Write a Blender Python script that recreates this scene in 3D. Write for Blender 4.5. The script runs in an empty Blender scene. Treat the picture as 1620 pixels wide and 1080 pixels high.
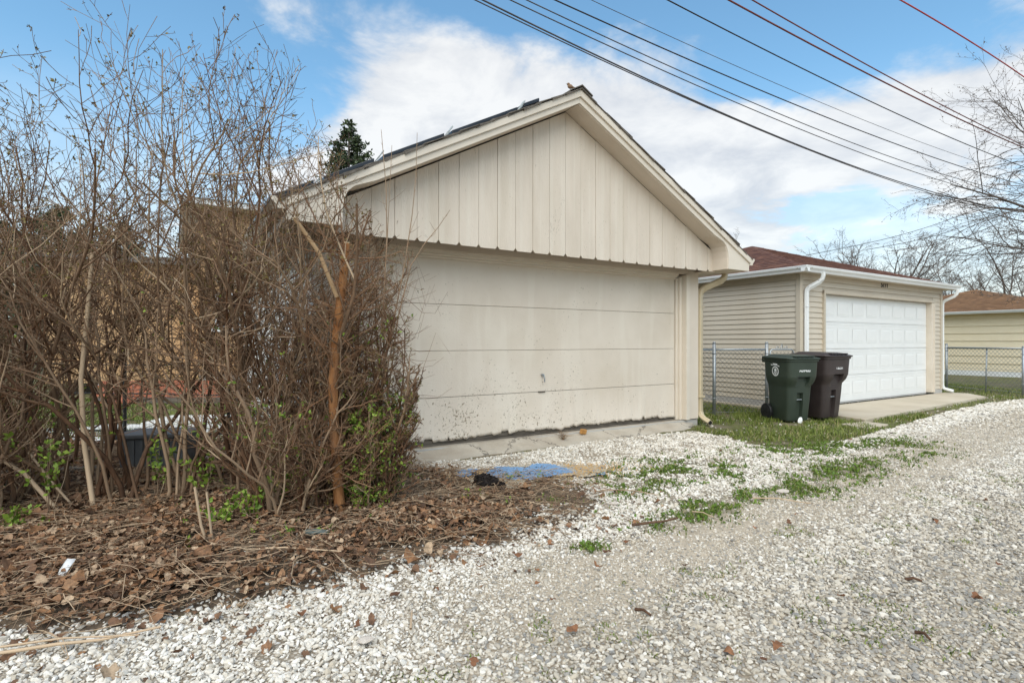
import bpy, bmesh, math, random
import numpy as np
from mathutils import Vector, Matrix

# ------------------------------------------------------------------ camera / sky / sun / exposure
scene = bpy.context.scene
COL = scene.collection
F, CX, CY, H = 860.0, 810.0, 541.0, 1.30          # focal length in pixels of the 1620 px frame, eye height
cam_d = bpy.data.cameras.new('camera'); cam = bpy.data.objects.new('camera', cam_d); COL.objects.link(cam)
cam.location = (0, 0, H); cam.rotation_euler = (math.radians(90), 0, 0)
cam_d.sensor_width = 36; cam_d.lens = F / 1620 * 36; cam_d.shift_y = 1 / 1620
cam_d.clip_start = 0.05; cam_d.clip_end = 3000
scene.camera = cam
cy_ = scene.cycles; cy_.max_bounces = 4; cy_.diffuse_bounces = 3; cy_.glossy_bounces = 2; cy_.transmission_bounces = 2; cy_.caustics_reflective = False; cy_.caustics_refractive = False; cy_.use_adaptive_sampling = True; cy_.adaptive_threshold = .02
SUN_EL, SUN_AZ = 50, 190                             # azimuth clockwise from +Y (view direction)
world = bpy.data.worlds.new('World'); scene.world = world; world.use_nodes = True
def build_world():
    nt = world.node_tree; N = nt.nodes; L = nt.links; N.clear()
    def nd(t, **k):
        n = N.new(t)
        for a, b in k.items(): setattr(n, a, b)
        return n
    out = nd('ShaderNodeOutputWorld'); bg = nd('ShaderNodeBackground'); L.new(bg.outputs[0], out.inputs[0])
    sky = nd('ShaderNodeTexSky'); sky.sky_type = 'NISHITA'; sky.sun_disc = False
    sky.sun_elevation = math.radians(SUN_EL); sky.sun_rotation = math.radians(SUN_AZ)
    sky.air_density = 1.0; sky.dust_density = 0.6; sky.ozone_density = 1.6
    tc = nd('ShaderNodeTexCoord'); nrm = nd('ShaderNodeVectorMath', operation='NORMALIZE'); L.new(tc.outputs['Generated'], nrm.inputs[0])
    D = nrm.outputs[0]
    sep = nd('ShaderNodeSeparateXYZ'); L.new(D, sep.inputs[0])
    def M(op, a, b=None, c=None, clamp=False):
        n = nd('ShaderNodeMath', operation=op); n.use_clamp = clamp
        for i, v in enumerate((a, b, c)):
            if v is None: continue
            if isinstance(v, (int, float)): n.inputs[i].default_value = v
            else: L.new(v, n.inputs[i])
        return n.outputs[0]
    # cloud sheet: direction projected on a high plane
    zz = M('ADD', M('MAXIMUM', sep.outputs[2], 0.0), 0.16)
    comb = nd('ShaderNodeCombineXYZ'); L.new(M('DIVIDE', sep.outputs[0], zz), comb.inputs[0]); L.new(M('DIVIDE', sep.outputs[1], zz), comb.inputs[1])
    def noise(scale, detail, rough, dist, off):
        mp = nd('ShaderNodeMapping'); mp.inputs['Location'].default_value = off; L.new(comb.outputs[0], mp.inputs[0])
        n = nd('ShaderNodeTexNoise'); n.inputs['Scale'].default_value = scale; n.inputs['Detail'].default_value = detail
        n.inputs['Roughness'].default_value = rough; n.inputs['Distortion'].default_value = dist; L.new(mp.outputs[0], n.inputs['Vector'])
        return n.outputs[0]
    n1 = noise(0.75, 7, 0.56, 0.15, (3.1, 1.7, 0.3)); n2 = noise(2.7, 6, 0.6, 0.3, (7.7, 4.1, 1.9))
    # where the clouds of this afternoon stand (directions), cloud + / clear -
    blobs = [((880, 190), (.30, .15), .34), ((640, 90), (.14, .08), .20), ((1120, 230), (.2, .12), .28), ((1480, 230), (.20, .10), .30), ((1190, 365), (.08, .04), .22),
             ((450, 20), (.07, .05), .20), ((1570, 40), (.10, .05), .18), ((240, 90), (.26, .14), -.42), ((1330, 85), (.24, .06), -.34), ((800, -20), (.22, .06), -.26),
             ((1290, 345), (.12, .045), -.2), ((540, 240), (.12, .09), .16), ((1240, 140), (.05, .08), -.16)]
    bias = None
    for (px, py), (sx, sz), amp in blobs:
        d = Vector(((px - CX) / F, 1, (CY - py) / F)).normalized()
        sub = nd('ShaderNodeVectorMath', operation='SUBTRACT'); L.new(D, sub.inputs[0]); sub.inputs[1].default_value = d
        mul = nd('ShaderNodeVectorMath', operation='MULTIPLY'); L.new(sub.outputs[0], mul.inputs[0]); mul.inputs[1].default_value = (1 / sx, 1 / sx, 1 / sz)
        dt = nd('ShaderNodeVectorMath', operation='DOT_PRODUCT'); L.new(mul.outputs[0], dt.inputs[0]); L.new(mul.outputs[0], dt.inputs[1])
        g = M('MULTIPLY', M('EXPONENT', M('MULTIPLY', dt.outputs['Value'], -0.8)), amp)
        bias = g if bias is None else M('ADD', bias, g)
    dens = M('ADD', n1, bias)
    dens = M('ADD', dens, M('MULTIPLY', M('SUBTRACT', n2, 0.5), 0.85))
    mr = nd('ShaderNodeMapRange', interpolation_type='SMOOTHSTEP'); L.new(dens, mr.inputs[0]); mr.inputs[1].default_value = .45; mr.inputs[2].default_value = .70; mr.inputs[4].default_value = .90
    alpha = mr.outputs[0]
    # low sky fills with bright haze of far cloud
    low = nd('ShaderNodeMapRange', interpolation_type='SMOOTHSTEP'); L.new(sep.outputs[2], low.inputs[0]); low.inputs[1].default_value = .42; low.inputs[2].default_value = .06; low.inputs[3].default_value = 0; low.inputs[4].default_value = .80
    alpha = M('MAXIMUM', alpha, low.outputs[0])
    cr = nd('ShaderNodeValToRGB'); L.new(n2, cr.inputs[0])
    cr.color_ramp.elements[0].position = .36; cr.color_ramp.elements[0].color = (.68, .70, .74, 1)
    cr.color_ramp.elements[1].position = .60; cr.color_ramp.elements[1].color = (.96, .955, .94, 1)
    sk = nd('ShaderNodeVectorMath', operation='SCALE'); tint = nd('ShaderNodeVectorMath', operation='MULTIPLY'); L.new(sky.outputs[0], tint.inputs[0]); tint.inputs[1].default_value = (.84, 1.10, 1.06); L.new(tint.outputs[0], sk.inputs[0]); sk.inputs['Scale'].default_value = SKY
    cl = nd('ShaderNodeVectorMath', operation='SCALE'); L.new(cr.outputs[0], cl.inputs[0]); cl.inputs['Scale'].default_value = CLOUD
    mix = nd('ShaderNodeMix', data_type='RGBA'); L.new(alpha, mix.inputs[0]); L.new(sk.outputs[0], mix.inputs[6]); L.new(cl.outputs[0], mix.inputs[7])
    L.new(mix.outputs[2], bg.inputs[0]); bg.inputs[1].default_value = 1.0
SKY, CLOUD = 0.155, .74
build_world()
world.cycles.sampling_method = 'MANUAL'; world.cycles.sample_map_resolution = 256
sun_d = bpy.data.lights.new('sun', 'SUN'); sun = bpy.data.objects.new('sun', sun_d); COL.objects.link(sun)
sun_d.energy = 2.4; sun_d.angle = math.radians(75); sun_d.color = (1, .91, .78)
_el, _az = math.radians(SUN_EL), math.radians(SUN_AZ)
_sd = Vector((math.sin(_az) * math.cos(_el), math.cos(_az) * math.cos(_el), math.sin(_el)))
sun.rotation_euler = _sd.to_track_quat('Z', 'Y').to_euler(); sun.location = _sd * 60
vs = scene.view_settings
vs.view_transform = 'Standard'; vs.look = 'None'; vs.exposure = 0.50; vs.gamma = 1; vs.use_curve_mapping = False

# ------------------------------------------------------------------ helpers
rng = np.random.default_rng(7); random.seed(7)
YAW = math.radians(32.0)
A2 = np.array([math.cos(YAW), math.sin(YAW)]); N2 = np.array([-math.sin(YAW), math.cos(YAW)])
def gz(px, py, z=0.0):
    t = (H - z) * F / (py - CY); return ((px - CX) / F * t, t)
def at(px, py, t):
    return ((px - CX) / F * t, t, H + (CY - py) / F * t)

class MB:
    def __init__(s): s.v = []; s.f = []
    def add(s, vs_, fs):
        o = len(s.v); s.v += [tuple(p) for p in vs_]; s.f += [tuple(i + o for i in q) for q in fs]; return s
    def box(s, x0, x1, y0, y1, z0, z1):
        return s.add([(x, y, z) for z in (z0, z1) for y in (y0, y1) for x in (x0, x1)],
                     [(0, 2, 3, 1), (4, 5, 7, 6), (0, 1, 5, 4), (2, 6, 7, 3), (0, 4, 6, 2), (1, 3, 7, 5)])
    def prism(s, poly, axis, a0, a1):
        n = len(poly)
        def P(p, a):
            return (a, p[0], p[1]) if axis == 'x' else (p[0], a, p[1]) if axis == 'y' else (p[0], p[1], a)
        vs_ = [P(p, a0) for p in poly] + [P(p, a1) for p in poly]
        fs = [tuple(range(n)), tuple(range(2 * n - 1, n - 1, -1))] + [(i, n + i, n + (i + 1) % n, (i + 1) % n) for i in range(n)]
        return s.add(vs_, fs)
    def sweep(s, sec, path, up=(0, 0, 1), caps=True):
        path = [Vector(p) for p in path]; n = len(sec); ring = []
        for i, p in enumerate(path):
            t = (path[min(i + 1, len(path) - 1)] - path[max(i - 1, 0)]).normalized()
            x = t.cross(Vector(up))
            if x.length < 1e-4: x = t.cross(Vector((0, 1, 0)))
            x.normalize(); y = x.cross(t).normalized()
            ring += [p + x * a + y * b for a, b in sec]
        fs = [(i * n + j, i * n + (j + 1) % n, (i + 1) * n + (j + 1) % n, (i + 1) * n + j) for i in range(len(path) - 1) for j in range(n)]
        if caps: fs += [tuple(range(n)), tuple(range(len(ring) - 1, len(ring) - n - 1, -1))]
        return s.add(ring, fs)
    def tube(s, path, r, k=8, up=(0, 0, 1)):
        return s.sweep([(r * math.cos(2 * math.pi * i / k), r * math.sin(2 * math.pi * i / k)) for i in range(k)], path, up)
    def cyl(s, c, axis, r, h, k=20, r2=None):
        r2 = r if r2 is None else r2; d = {'x': (1, 0, 0), 'y': (0, 1, 0), 'z': (0, 0, 1)}[axis]
        ring = []
        for rr, e in ((r, -h / 2), (r2, h / 2)):
            for i in range(k):
                a, b = rr * math.cos(2 * math.pi * i / k), rr * math.sin(2 * math.pi * i / k)
                q = (e, a, b) if axis == 'x' else (a, e, b) if axis == 'y' else (a, b, e)
                ring.append((c[0] + q[0], c[1] + q[1], c[2] + q[2]))
        return s.add(ring, [(i, (i + 1) % k, k + (i + 1) % k, k + i) for i in range(k)] + [tuple(range(k)), tuple(range(2 * k - 1, k - 1, -1))])
    def mesh(s, name='m'):
        me = bpy.data.meshes.new(name); me.from_pydata(s.v, [], s.f)
        bm = bmesh.new(); bm.from_mesh(me); bmesh.ops.recalc_face_normals(bm, faces=bm.faces); bm.to_mesh(me); bm.free()
        return me
    def build(s, name, mat, parent=None, bevel=0, smooth=False):
        o = link(name, s.mesh(name), mat, parent)
        if bevel:
            b = o.modifiers.new('bevel', 'BEVEL'); b.width = bevel; b.segments = 2; b.limit_method = 'ANGLE'; b.angle_limit = math.radians(40)
        if smooth: shade(o.data)
        return o
def shade(me): me.polygons.foreach_set('use_smooth', [True] * len(me.polygons))
def link(name, me, mat=None, parent=None):
    o = bpy.data.objects.new(name, me); COL.objects.link(o)
    if mat is not None and not (me.materials and me.materials[0]): me.materials.append(mat)
    if parent is not None: o.parent = parent
    return o
def tag(o, label=None, cat=None, group=None, kind=None):
    if label: o['label'] = label
    if cat: o['category'] = cat
    if group: o['group'] = group
    if kind: o['kind'] = kind
    return o
def thing(name, label, cat, loc=(0, 0, 0), rz=0, group=None):
    o = bpy.data.objects.new(name, None); COL.objects.link(o); o.location = loc; o.rotation_euler = (0, 0, rz); o.empty_display_size = .1
    return tag(o, label, cat, group)
def npmesh(name, V, Fc, attrs=None):
    """V (n,3), Fc (m,k) -> mesh; attrs {name: (n,) float}"""
    me = bpy.data.meshes.new(name); V = np.asarray(V, np.float32); Fc = np.asarray(Fc, np.int32)
    me.vertices.add(len(V)); me.vertices.foreach_set('co', V.ravel())
    k = Fc.shape[1]; me.loops.add(Fc.size); me.loops.foreach_set('vertex_index', Fc.ravel())
    me.polygons.add(len(Fc)); me.polygons.foreach_set('loop_start', np.arange(0, Fc.size, k, dtype=np.int32))
    me.update(calc_edges=True)
    for a, arr in (attrs or {}).items():
        arr = np.asarray(arr, np.float32)
        if arr.ndim == 1: at_ = me.attributes.new(a, 'FLOAT', 'POINT'); at_.data.foreach_set('value', arr)
        else: at_ = me.attributes.new(a, 'FLOAT_VECTOR', 'POINT'); at_.data.foreach_set('vector', arr.ravel())
    return me
# cheap tileable-free value noise
_lat = np.random.default_rng(99).random((256, 256))
def vnoise(x, y, s=1.0, o=0):
    x = np.asarray(x) * s + 17.3 + o * 13.7; y = np.asarray(y) * s + 5.1 + o * 7.9
    xi = np.floor(x).astype(int); yi = np.floor(y).astype(int); fx = x - xi; fy = y - yi
    fx = fx * fx * (3 - 2 * fx); fy = fy * fy * (3 - 2 * fy)
    g = lambda i, j: _lat[i % 256, j % 256]
    return (g(xi, yi) * (1 - fx) + g(xi + 1, yi) * fx) * (1 - fy) + (g(xi, yi + 1) * (1 - fx) + g(xi + 1, yi + 1) * fx) * fy
def fbm(x, y, s=1.0, o=0): return (vnoise(x, y, s, o) * .5 + vnoise(x, y, s * 2.1, o + 1) * .3 + vnoise(x, y, s * 4.3, o + 2) * .2)
def inpoly(x, y, poly):
    x = np.asarray(x); y = np.asarray(y); r = np.zeros(x.shape, bool); n = len(poly)
    for i in range(n):
        x0, y0 = poly[i]; x1, y1 = poly[(i + 1) % n]
        c = (y0 > y) != (y1 > y)
        r ^= c & (x < (x1 - x0) * (y - y0) / (y1 - y0 + 1e-12) + x0)
    return r
def sstep(a, b, x):
    t = np.clip((x - a) / (b - a), 0, 1); return t * t * (3 - 2 * t)

# ---- materials
def mat(name, c1, c2=None, scale=6, rough=.6, bump=0, bscale=40, detail=6, spec=.3, metal=0, stretch=(1, 1, 1), extra=None, coord='Object', lo=.35, hi=.65):
    m = bpy.data.materials.new(name); m.use_nodes = True; nt = m.node_tree; N, L = nt.nodes, nt.links
    b = N['Principled BSDF']; b.inputs['Roughness'].default_value = rough; b.inputs['Specular IOR Level'].default_value = spec; b.inputs['Metallic'].default_value = metal
    tc = N.new('ShaderNodeTexCoord'); mp = N.new('ShaderNodeMapping'); mp.inputs['Scale'].default_value = stretch; L.new(tc.outputs[coord], mp.inputs[0])
    n = N.new('ShaderNodeTexNoise'); n.inputs['Scale'].default_value = scale; n.inputs['Detail'].default_value = detail; n.inputs['Roughness'].default_value = .6; L.new(mp.outputs[0], n.inputs['Vector'])
    r = N.new('ShaderNodeValToRGB'); L.new(n.outputs[0], r.inputs[0]); e = r.color_ramp.elements
    e[0].position = lo; e[1].position = hi; e[0].color = (*c1, 1); e[1].color = (*(c2 or c1), 1)
    col = r.outputs[0]
    if extra: col = extra(nt, col, mp.outputs[0], b) or col
    L.new(col, b.inputs['Base Color'])
    if bump:
        n2 = N.new('ShaderNodeTexNoise'); n2.inputs['Scale'].default_value = bscale; n2.inputs['Detail'].default_value = 5; L.new(mp.outputs[0], n2.inputs['Vector'])
        bp = N.new('ShaderNodeBump'); bp.inputs['Strength'].default_value = bump; bp.inputs['Distance'].default_value = .01; L.new(n2.outputs[0], bp.inputs['Height']); L.new(bp.outputs[0], b.inputs['Normal'])
    return m
def mixc(nt, fac, a, bcol):
    n = nt.nodes.new('ShaderNodeMix'); n.data_type = 'RGBA'
    for i, v in ((0, fac), (6, a), (7, bcol)):
        if isinstance(v, (int, float)): n.inputs[i].default_value = v
        elif isinstance(v, tuple): n.inputs[i].default_value = (*v[:3], 1)
        else: nt.links.new(v, n.inputs[i])
    return n.outputs[2]
def nz(nt, vec, scale, detail=4, rough=.55, w=0, dist=0):
    n = nt.nodes.new('ShaderNodeTexNoise'); n.inputs['Scale'].default_value = scale; n.inputs['Detail'].default_value = detail
    n.inputs['Roughness'].default_value = rough; n.inputs['Distortion'].default_value = dist
    if w:
        mp = nt.nodes.new('ShaderNodeMapping'); mp.inputs['Location'].default_value = (w, w * 1.7, w * .6); nt.links.new(vec, mp.inputs[0]); vec = mp.outputs[0]
    nt.links.new(vec, n.inputs['Vector']); return n.outputs[0]
def mrange(nt, v, a, b, c=0., d=1., smooth=True):
    n = nt.nodes.new('ShaderNodeMapRange'); n.interpolation_type = 'SMOOTHSTEP' if smooth else 'LINEAR'; nt.links.new(v, n.inputs[0])
    for i, q in enumerate((a, b, c, d)): n.inputs[i + 1].default_value = q
    return n.outputs[0]
def mth(nt, op, a, b=0., clamp=False):
    n = nt.nodes.new('ShaderNodeMath'); n.operation = op; n.use_clamp = clamp
    for i, v in enumerate((a, b)):
        if isinstance(v, (int, float)): n.inputs[i].default_value = v
        else: nt.links.new(v, n.inputs[i])
    return n.outputs[0]
def attr(nt, name, typ='GEOMETRY'):
    n = nt.nodes.new('ShaderNodeAttribute'); n.attribute_name = name; n.attribute_type = typ; return n
def objrand(nt): return nt.nodes.new('ShaderNodeObjectInfo').outputs['Random']
def sepz(nt, vec):
    n = nt.nodes.new('ShaderNodeSeparateXYZ'); nt.links.new(vec, n.inputs[0]); return n.outputs

CREAM1, CREAM2 = (.63, .54, .445), (.70, .608, .508)
def weather(amount, zlo=None, zhi=None, spots=38):
    """chips and hairline flakes in old paint; denser towards a given local height (rain splash)"""
    def f(nt, col, vec, b):
        g = nz(nt, vec, spots, 5, .62, 3.1); k = nz(nt, vec, 1.9, 5, .62, 8.2)
        thr = mth(nt, 'ADD', g, mth(nt, 'MULTIPLY', mth(nt, 'SUBTRACT', k, .5), .42))
        if zlo is not None:
            z = sepz(nt, vec)[2]; thr = mth(nt, 'ADD', thr, mth(nt, 'MULTIPLY', mrange(nt, z, zhi, zlo), .07))
        chip = mrange(nt, thr, .715 - amount * .03, .74 - amount * .03)
        col = mixc(nt, chip, col, (.29, .235, .17))
        grime = mrange(nt, nz(nt, vec, 1.1, 5, .6, 1.3), .42, .75, 0, .35); col = mixc(nt, grime, col, (.50, .42, .31))
        mpv = nt.nodes.new('ShaderNodeMapping'); mpv.inputs['Scale'].default_value = (3.2, 1, .35); nt.links.new(vec, mpv.inputs[0]); col = mixc(nt, mrange(nt, nz(nt, mpv.outputs[0], 1.3, 3, .5, 2.7), .52, .62, 0, .22), col, (.76, .70, .60))
        vr = nt.nodes.new('ShaderNodeTexVoronoi'); vr.feature = 'DISTANCE_TO_EDGE'; vr.inputs['Scale'].default_value = 9
        wv = nt.nodes.new('ShaderNodeVectorMath'); wv.operation = 'ADD'; nn = nt.nodes.new('ShaderNodeTexNoise'); nn.inputs['Scale'].default_value = 7; nn.inputs['Detail'].default_value = 5; nt.links.new(vec, nn.inputs['Vector'])
        sc = nt.nodes.new('ShaderNodeVectorMath'); sc.operation = 'SCALE'; sc.inputs['Scale'].default_value = .5; nt.links.new(nn.outputs['Color'], sc.inputs[0])
        nt.links.new(vec, wv.inputs[0]); nt.links.new(sc.outputs[0], wv.inputs[1]); nt.links.new(wv.outputs[0], vr.inputs['Vector'])
        hair = mth(nt, 'MULTIPLY', mrange(nt, vr.outputs['Distance'], .016, .004), mrange(nt, k, .46, .60, 0, .75))
        if zlo is not None: hair = mth(nt, 'MULTIPLY', hair, mrange(nt, sepz(nt, vec)[2], zhi, zlo, .0, 1))
        else: hair = mth(nt, 'MULTIPLY', hair, .25)
        return mixc(nt, hair, col, (.34, .28, .2))
    return f
m_cream = mat('cream_paint', CREAM1, CREAM2, 1.2, .55, .15, 60)
m_board = mat('weathered_board_paint', CREAM1, CREAM2, 1.6, .6, .35, 30, stretch=(3, 3, .6), extra=weather(1.0))
m_door = mat('peeling_door_paint', (.635, .55, .455), (.70, .618, .52), .9, .55, .25, 45, extra=weather(.9, .25, 1.35))
m_trim = mat('cream_trim', (.65, .57, .47), (.71, .63, .53), 2, .5, .1, 50)
m_white_siding = mat('white_lap_paint', (.72, .70, .66), (.78, .76, .72), 2, .55, .1, 40)
m_downtan = mat('tan_metal_paint', (.52, .42, .27), (.60, .50, .34), 3, .35, .04, 30, spec=.5)
m_vinyl = mat('beige_vinyl', (.55, .475, .375), (.60, .53, .43), 1.5, .42, .05, 60)
m_vtrim = mat('beige_trim', (.50, .43, .34), (.55, .48, .38), 2, .45)
m_white = mat('white_enamel', (.74, .75, .74), (.80, .80, .79), 2, .35, .03, 40, spec=.5)
m_gdoor = mat('white_steel_door', (.75, .75, .735), (.80, .80, .785), 1.5, .4, .05, 200, spec=.4)
m_yellow = mat('pale_yellow_paint', (.74, .62, .42), (.79, .68, .49), 1.5, .6, .1, 40)
def crackx(nt, col, vec, b):
    st = mrange(nt, nz(nt, vec, 2.5, 6, .65, 2), .4, .7, 0, .5); col = mixc(nt, st, col, (.30, .25, .19))
    gr = mrange(nt, nz(nt, vec, 180, 2, .5, 5), .35, .7, 0, .35); col = mixc(nt, gr, col, (.26, .22, .17))
    vr = nt.nodes.new('ShaderNodeTexVoronoi'); vr.feature = 'DISTANCE_TO_EDGE'; vr.inputs['Scale'].default_value = .8
    nn = nt.nodes.new('ShaderNodeTexNoise'); nn.inputs['Scale'].default_value = 4; nn.inputs['Detail'].default_value = 8; nn.inputs['Roughness'].default_value = .7; nt.links.new(vec, nn.inputs['Vector'])
    sc = nt.nodes.new('ShaderNodeVectorMath'); sc.operation = 'SCALE'; sc.inputs['Scale'].default_value = .45; nt.links.new(nn.outputs['Color'], sc.inputs[0])
    wv = nt.nodes.new('ShaderNodeVectorMath'); wv.operation = 'ADD'; nt.links.new(vec, wv.inputs[0]); nt.links.new(sc.outputs[0], wv.inputs[1]); nt.links.new(wv.outputs[0], vr.inputs['Vector'])
    return mixc(nt, mrange(nt, vr.outputs['Distance'], .010, .003, 0, .8), col, (.07, .06, .05))
m_concrete = mat('old_concrete', (.43, .37, .295), (.53, .47, .385), 2, .85, .5, 60, extra=crackx)
m_pad = mat('pad_concrete', (.47, .40, .30), (.55, .48, .375), 1.2, .85, .3, 90)
m_found = mat('grey_foundation', (.36, .35, .33), (.46, .44, .41), 3, .85, .3, 50)
def shx(c3, rows=.14):
    def f(nt, col, vec, b):
        v = nt.nodes.new('ShaderNodeTexVoronoi'); v.inputs['Scale'].default_value = 5; mp = nt.nodes.new('ShaderNodeMapping'); mp.inputs['Scale'].default_value = (1, 1, 2.2); nt.links.new(vec, mp.inputs[0]); nt.links.new(mp.outputs[0], v.inputs['Vector'])
        s = nt.nodes.new('ShaderNodeSeparateColor'); nt.links.new(v.outputs['Color'], s.inputs[0])
        return mixc(nt, mth(nt, 'MULTIPLY', s.outputs[0], .8), col, c3)
    return f
m_shingle_old = mat('grey_brown_shingle', (.10, .085, .07), (.19, .165, .14), 14, .9, .6, 120)
m_shingle_red = mat('red_brown_shingle', (.115, .052, .038), (.22, .105, .07), 5, .9, .5, 90, extra=shx((.075, .033, .026)))
m_shingle_brown = mat('brown_shingle', (.20, .105, .05), (.28, .155, .08), 4, .9, .5, 90, extra=shx((.14, .075, .038)))
m_shingle_grey = mat('grey_shingle', (.16, .15, .14), (.24, .22, .2), 5, .9, .5, 90)
m_black = mat('black_plastic', (.012, .012, .013), (.02, .02, .021), 4, .45, .05, 60, spec=.4)
m_panelblk = mat('solar_black', (.010, .011, .014), (.02, .021, .026), 3, .3, 0, spec=.5)
m_mesh = mat('dull_fence_wire', (.10, .105, .11), (.16, .165, .17), 25, .5, metal=.3)
m_steel = mat('galvanised_steel', (.30, .32, .33), (.42, .44, .45), 25, .45, .05, 80, metal=.6, spec=.5)
m_greybr = mat('grey_bracket', (.35, .37, .36), (.45, .47, .46), 8, .5)
m_cartg = mat('dark_green_plastic', (.030, .042, .030), (.042, .056, .041), 2.5, .42, .10, 260, spec=.45)
m_cartb = mat('dark_brown_plastic', (.036, .026, .025), (.055, .042, .040), 2.5, .42, .10, 260, spec=.45)
m_print = mat('white_print', (.72, .73, .72), (.80, .80, .79), 30, .6)
m_dark = mat('dark_metal', (.03, .03, .03), (.05, .05, .05), 6, .4, metal=.5)
m_darkwood = mat('weathered_dark_wood', (.075, .062, .05), (.17, .145, .115), 12, .85, .5, 40, stretch=(.3, 3, 3))
m_wood = mat('orange_wood_block', (.42, .20, .055), (.52, .27, .085), 10, .6, .2, 40, stretch=(1, 6, 1))
m_brickhouse = mat('tan_brick', (.50, .30, .15), (.62, .40, .22), 2, .85, .3, 40)
m_redbrick = mat('red_brick', (.36, .11, .06), (.46, .17, .10), 6, .85, .3, 40)
m_glass = mat('dark_window_glass', (.02, .022, .025), (.03, .032, .035), 2, .08, spec=.6)
m_wire = mat('cable_black', (.028, .022, .02), (.04, .03, .027), 2, .6)
m_wirebright = mat('cable_red', (.42, .05, .05), (.5, .08, .08), 2, .6)
m_wirered = mat('cable_red_brown', (.16, .04, .03), (.2, .06, .05), 2, .6)
m_wiregrey = mat('cable_grey', (.07, .065, .065), (.1, .09, .09), 2, .6)
def bark(name, c1, c2, c3):
    """per-branch tone stored on the mesh"""
    def f(nt, col, vec, b):
        return mixc(nt, mth(nt, 'MULTIPLY', attr(nt, 'tone').outputs['Fac'], .85), col, c3)
    return mat(name, c1, c2, 18, .8, 0, stretch=(1, 1, .3), detail=3, extra=f)
m_bark = bark('shrub_bark', (.048, .023, .012), (.15, .076, .040), (.40, .28, .18))
m_twig = bark('shrub_twig', (.055, .022, .010), (.18, .085, .040), (.60, .45, .30))
m_orangebark = bark('orange_bark', (.17, .080, .036), (.27, .14, .068), (.33, .2, .12))
m_treebark = bark('tree_bark', (.075, .058, .047), (.13, .105, .088), (.2, .15, .125))
def trunkx(nt, col, vec, b):
    return mixc(nt, mrange(nt, nz(nt, vec, 9, 6, .7, 4), .45, .65, 0, .5), col, (.15, .095, .06))
m_trunkbark = mat('flaky_orange_bark', (.22, .085, .028), (.36, .17, .065), 30, .85, .9, 45, stretch=(1, 1, .35), extra=trunkx)
m_limb = bark('peeled_limb', (.34, .20, .095), (.46, .29, .15), (.5, .36, .22))
m_cut = mat('fresh_cut_wood', (.62, .46, .27), (.70, .55, .36), 20, .7)
def leafm(name, c1, c2, typ='GEOMETRY', key='tone', rough=.5):
    def f(nt, col, vec, b): return mixc(nt, attr(nt, key, typ).outputs['Fac'], c1, c2)
    m = mat(name, c1, c2, 10, rough, extra=f); return m
m_leafg = leafm('spring_leaf', (.08, .15, .018), (.27, .36, .05))
m_bud = leafm('olive_bud', (.10, .065, .022), (.20, .16, .04))
m_needle = leafm('conifer_needles', (.022, .036, .018), (.085, .11, .048))
def grassx(nt, col, vec, b):
    r = nt.nodes.new('ShaderNodeValToRGB'); nt.links.new(attr(nt, 'tone').outputs['Fac'], r.inputs[0]); e = r.color_ramp.elements
    e[0].position = 0; e[0].color = (.055, .085, .013, 1); e[1].position = 1; e[1].color = (.42, .34, .19, 1)
    for p, c in ((.55, (.145, .19, .028, 1)), (.8, (.25, .27, .07, 1))): q = e.new(p); q.color = c
    return r.outputs[0]
m_grass = mat('grass_blade', (.1, .2, .03), None, 5, .55, extra=grassx)
def drylitter(nt, col, vec, b):
    r = nt.nodes.new('ShaderNodeValToRGB'); nt.links.new(attr(nt, 'tone', 'INSTANCER').outputs['Fac'], r.inputs[0]); e = r.color_ramp.elements
    e[0].position = 0; e[0].color = (.065, .038, .023, 1); e[1].position = 1; e[1].color = (.50, .36, .235, 1)
    for p, c in ((.3, (.13, .070, .040, 1)), (.55, (.225, .120, .066, 1)), (.75, (.33, .165, .075, 1)), (.9, (.36, .23, .14, 1))): q = e.new(p); q.color = c
    n = nz(nt, vec, 60, 2, .6); return mixc(nt, mrange(nt, n, .35, .7, 0, .45), r.outputs[0], (.06, .04, .028))
m_litter = mat('dry_leaf_litter', (.1, .06, .04), None, 5, .75, 0, extra=drylitter)
def dryleaf(nt, col, vec, b):
    r = nt.nodes.new('ShaderNodeValToRGB'); nt.links.new(objrand(nt), r.inputs[0]); e = r.color_ramp.elements
    e[0].color = (.10, .05, .028, 1); e[1].color = (.33, .16, .075, 1); q = e.new(.5); q.color = (.20, .085, .04, 1)
    n = nz(nt, vec, 60, 4, .6); return mixc(nt, mrange(nt, n, .35, .7, 0, .45), r.outputs[0], (.09, .05, .03))
m_dryleaf = mat('dry_leaf', (.2, .1, .05), None, 5, .7, .3, 150, extra=dryleaf)
def stonex(nt, col, vec, b):
    r = nt.nodes.new('ShaderNodeValToRGB'); nt.links.new(attr(nt, 'tone', 'INSTANCER').outputs['Fac'], r.inputs[0]); e = r.color_ramp.elements
    e[0].position = 0; e[0].color = (.25, .24, .225, 1); e[1].position = 1; e[1].color = (.80, .76, .69, 1)
    for p, c in ((.25, (.33, .305, .265, 1)), (.45, (.50, .435, .34, 1)), (.7, (.65, .60, .52, 1))): q = e.new(p); q.color = c
    n = nz(nt, vec, 2.2, 3, .65); return mixc(nt, mrange(nt, n, .38, .75, 0, .4), r.outputs[0], (.38, .33, .27))
m_stone = mat('limestone_gravel', (.6, .58, .54), None, 3, .85, 0, extra=stonex)

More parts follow.
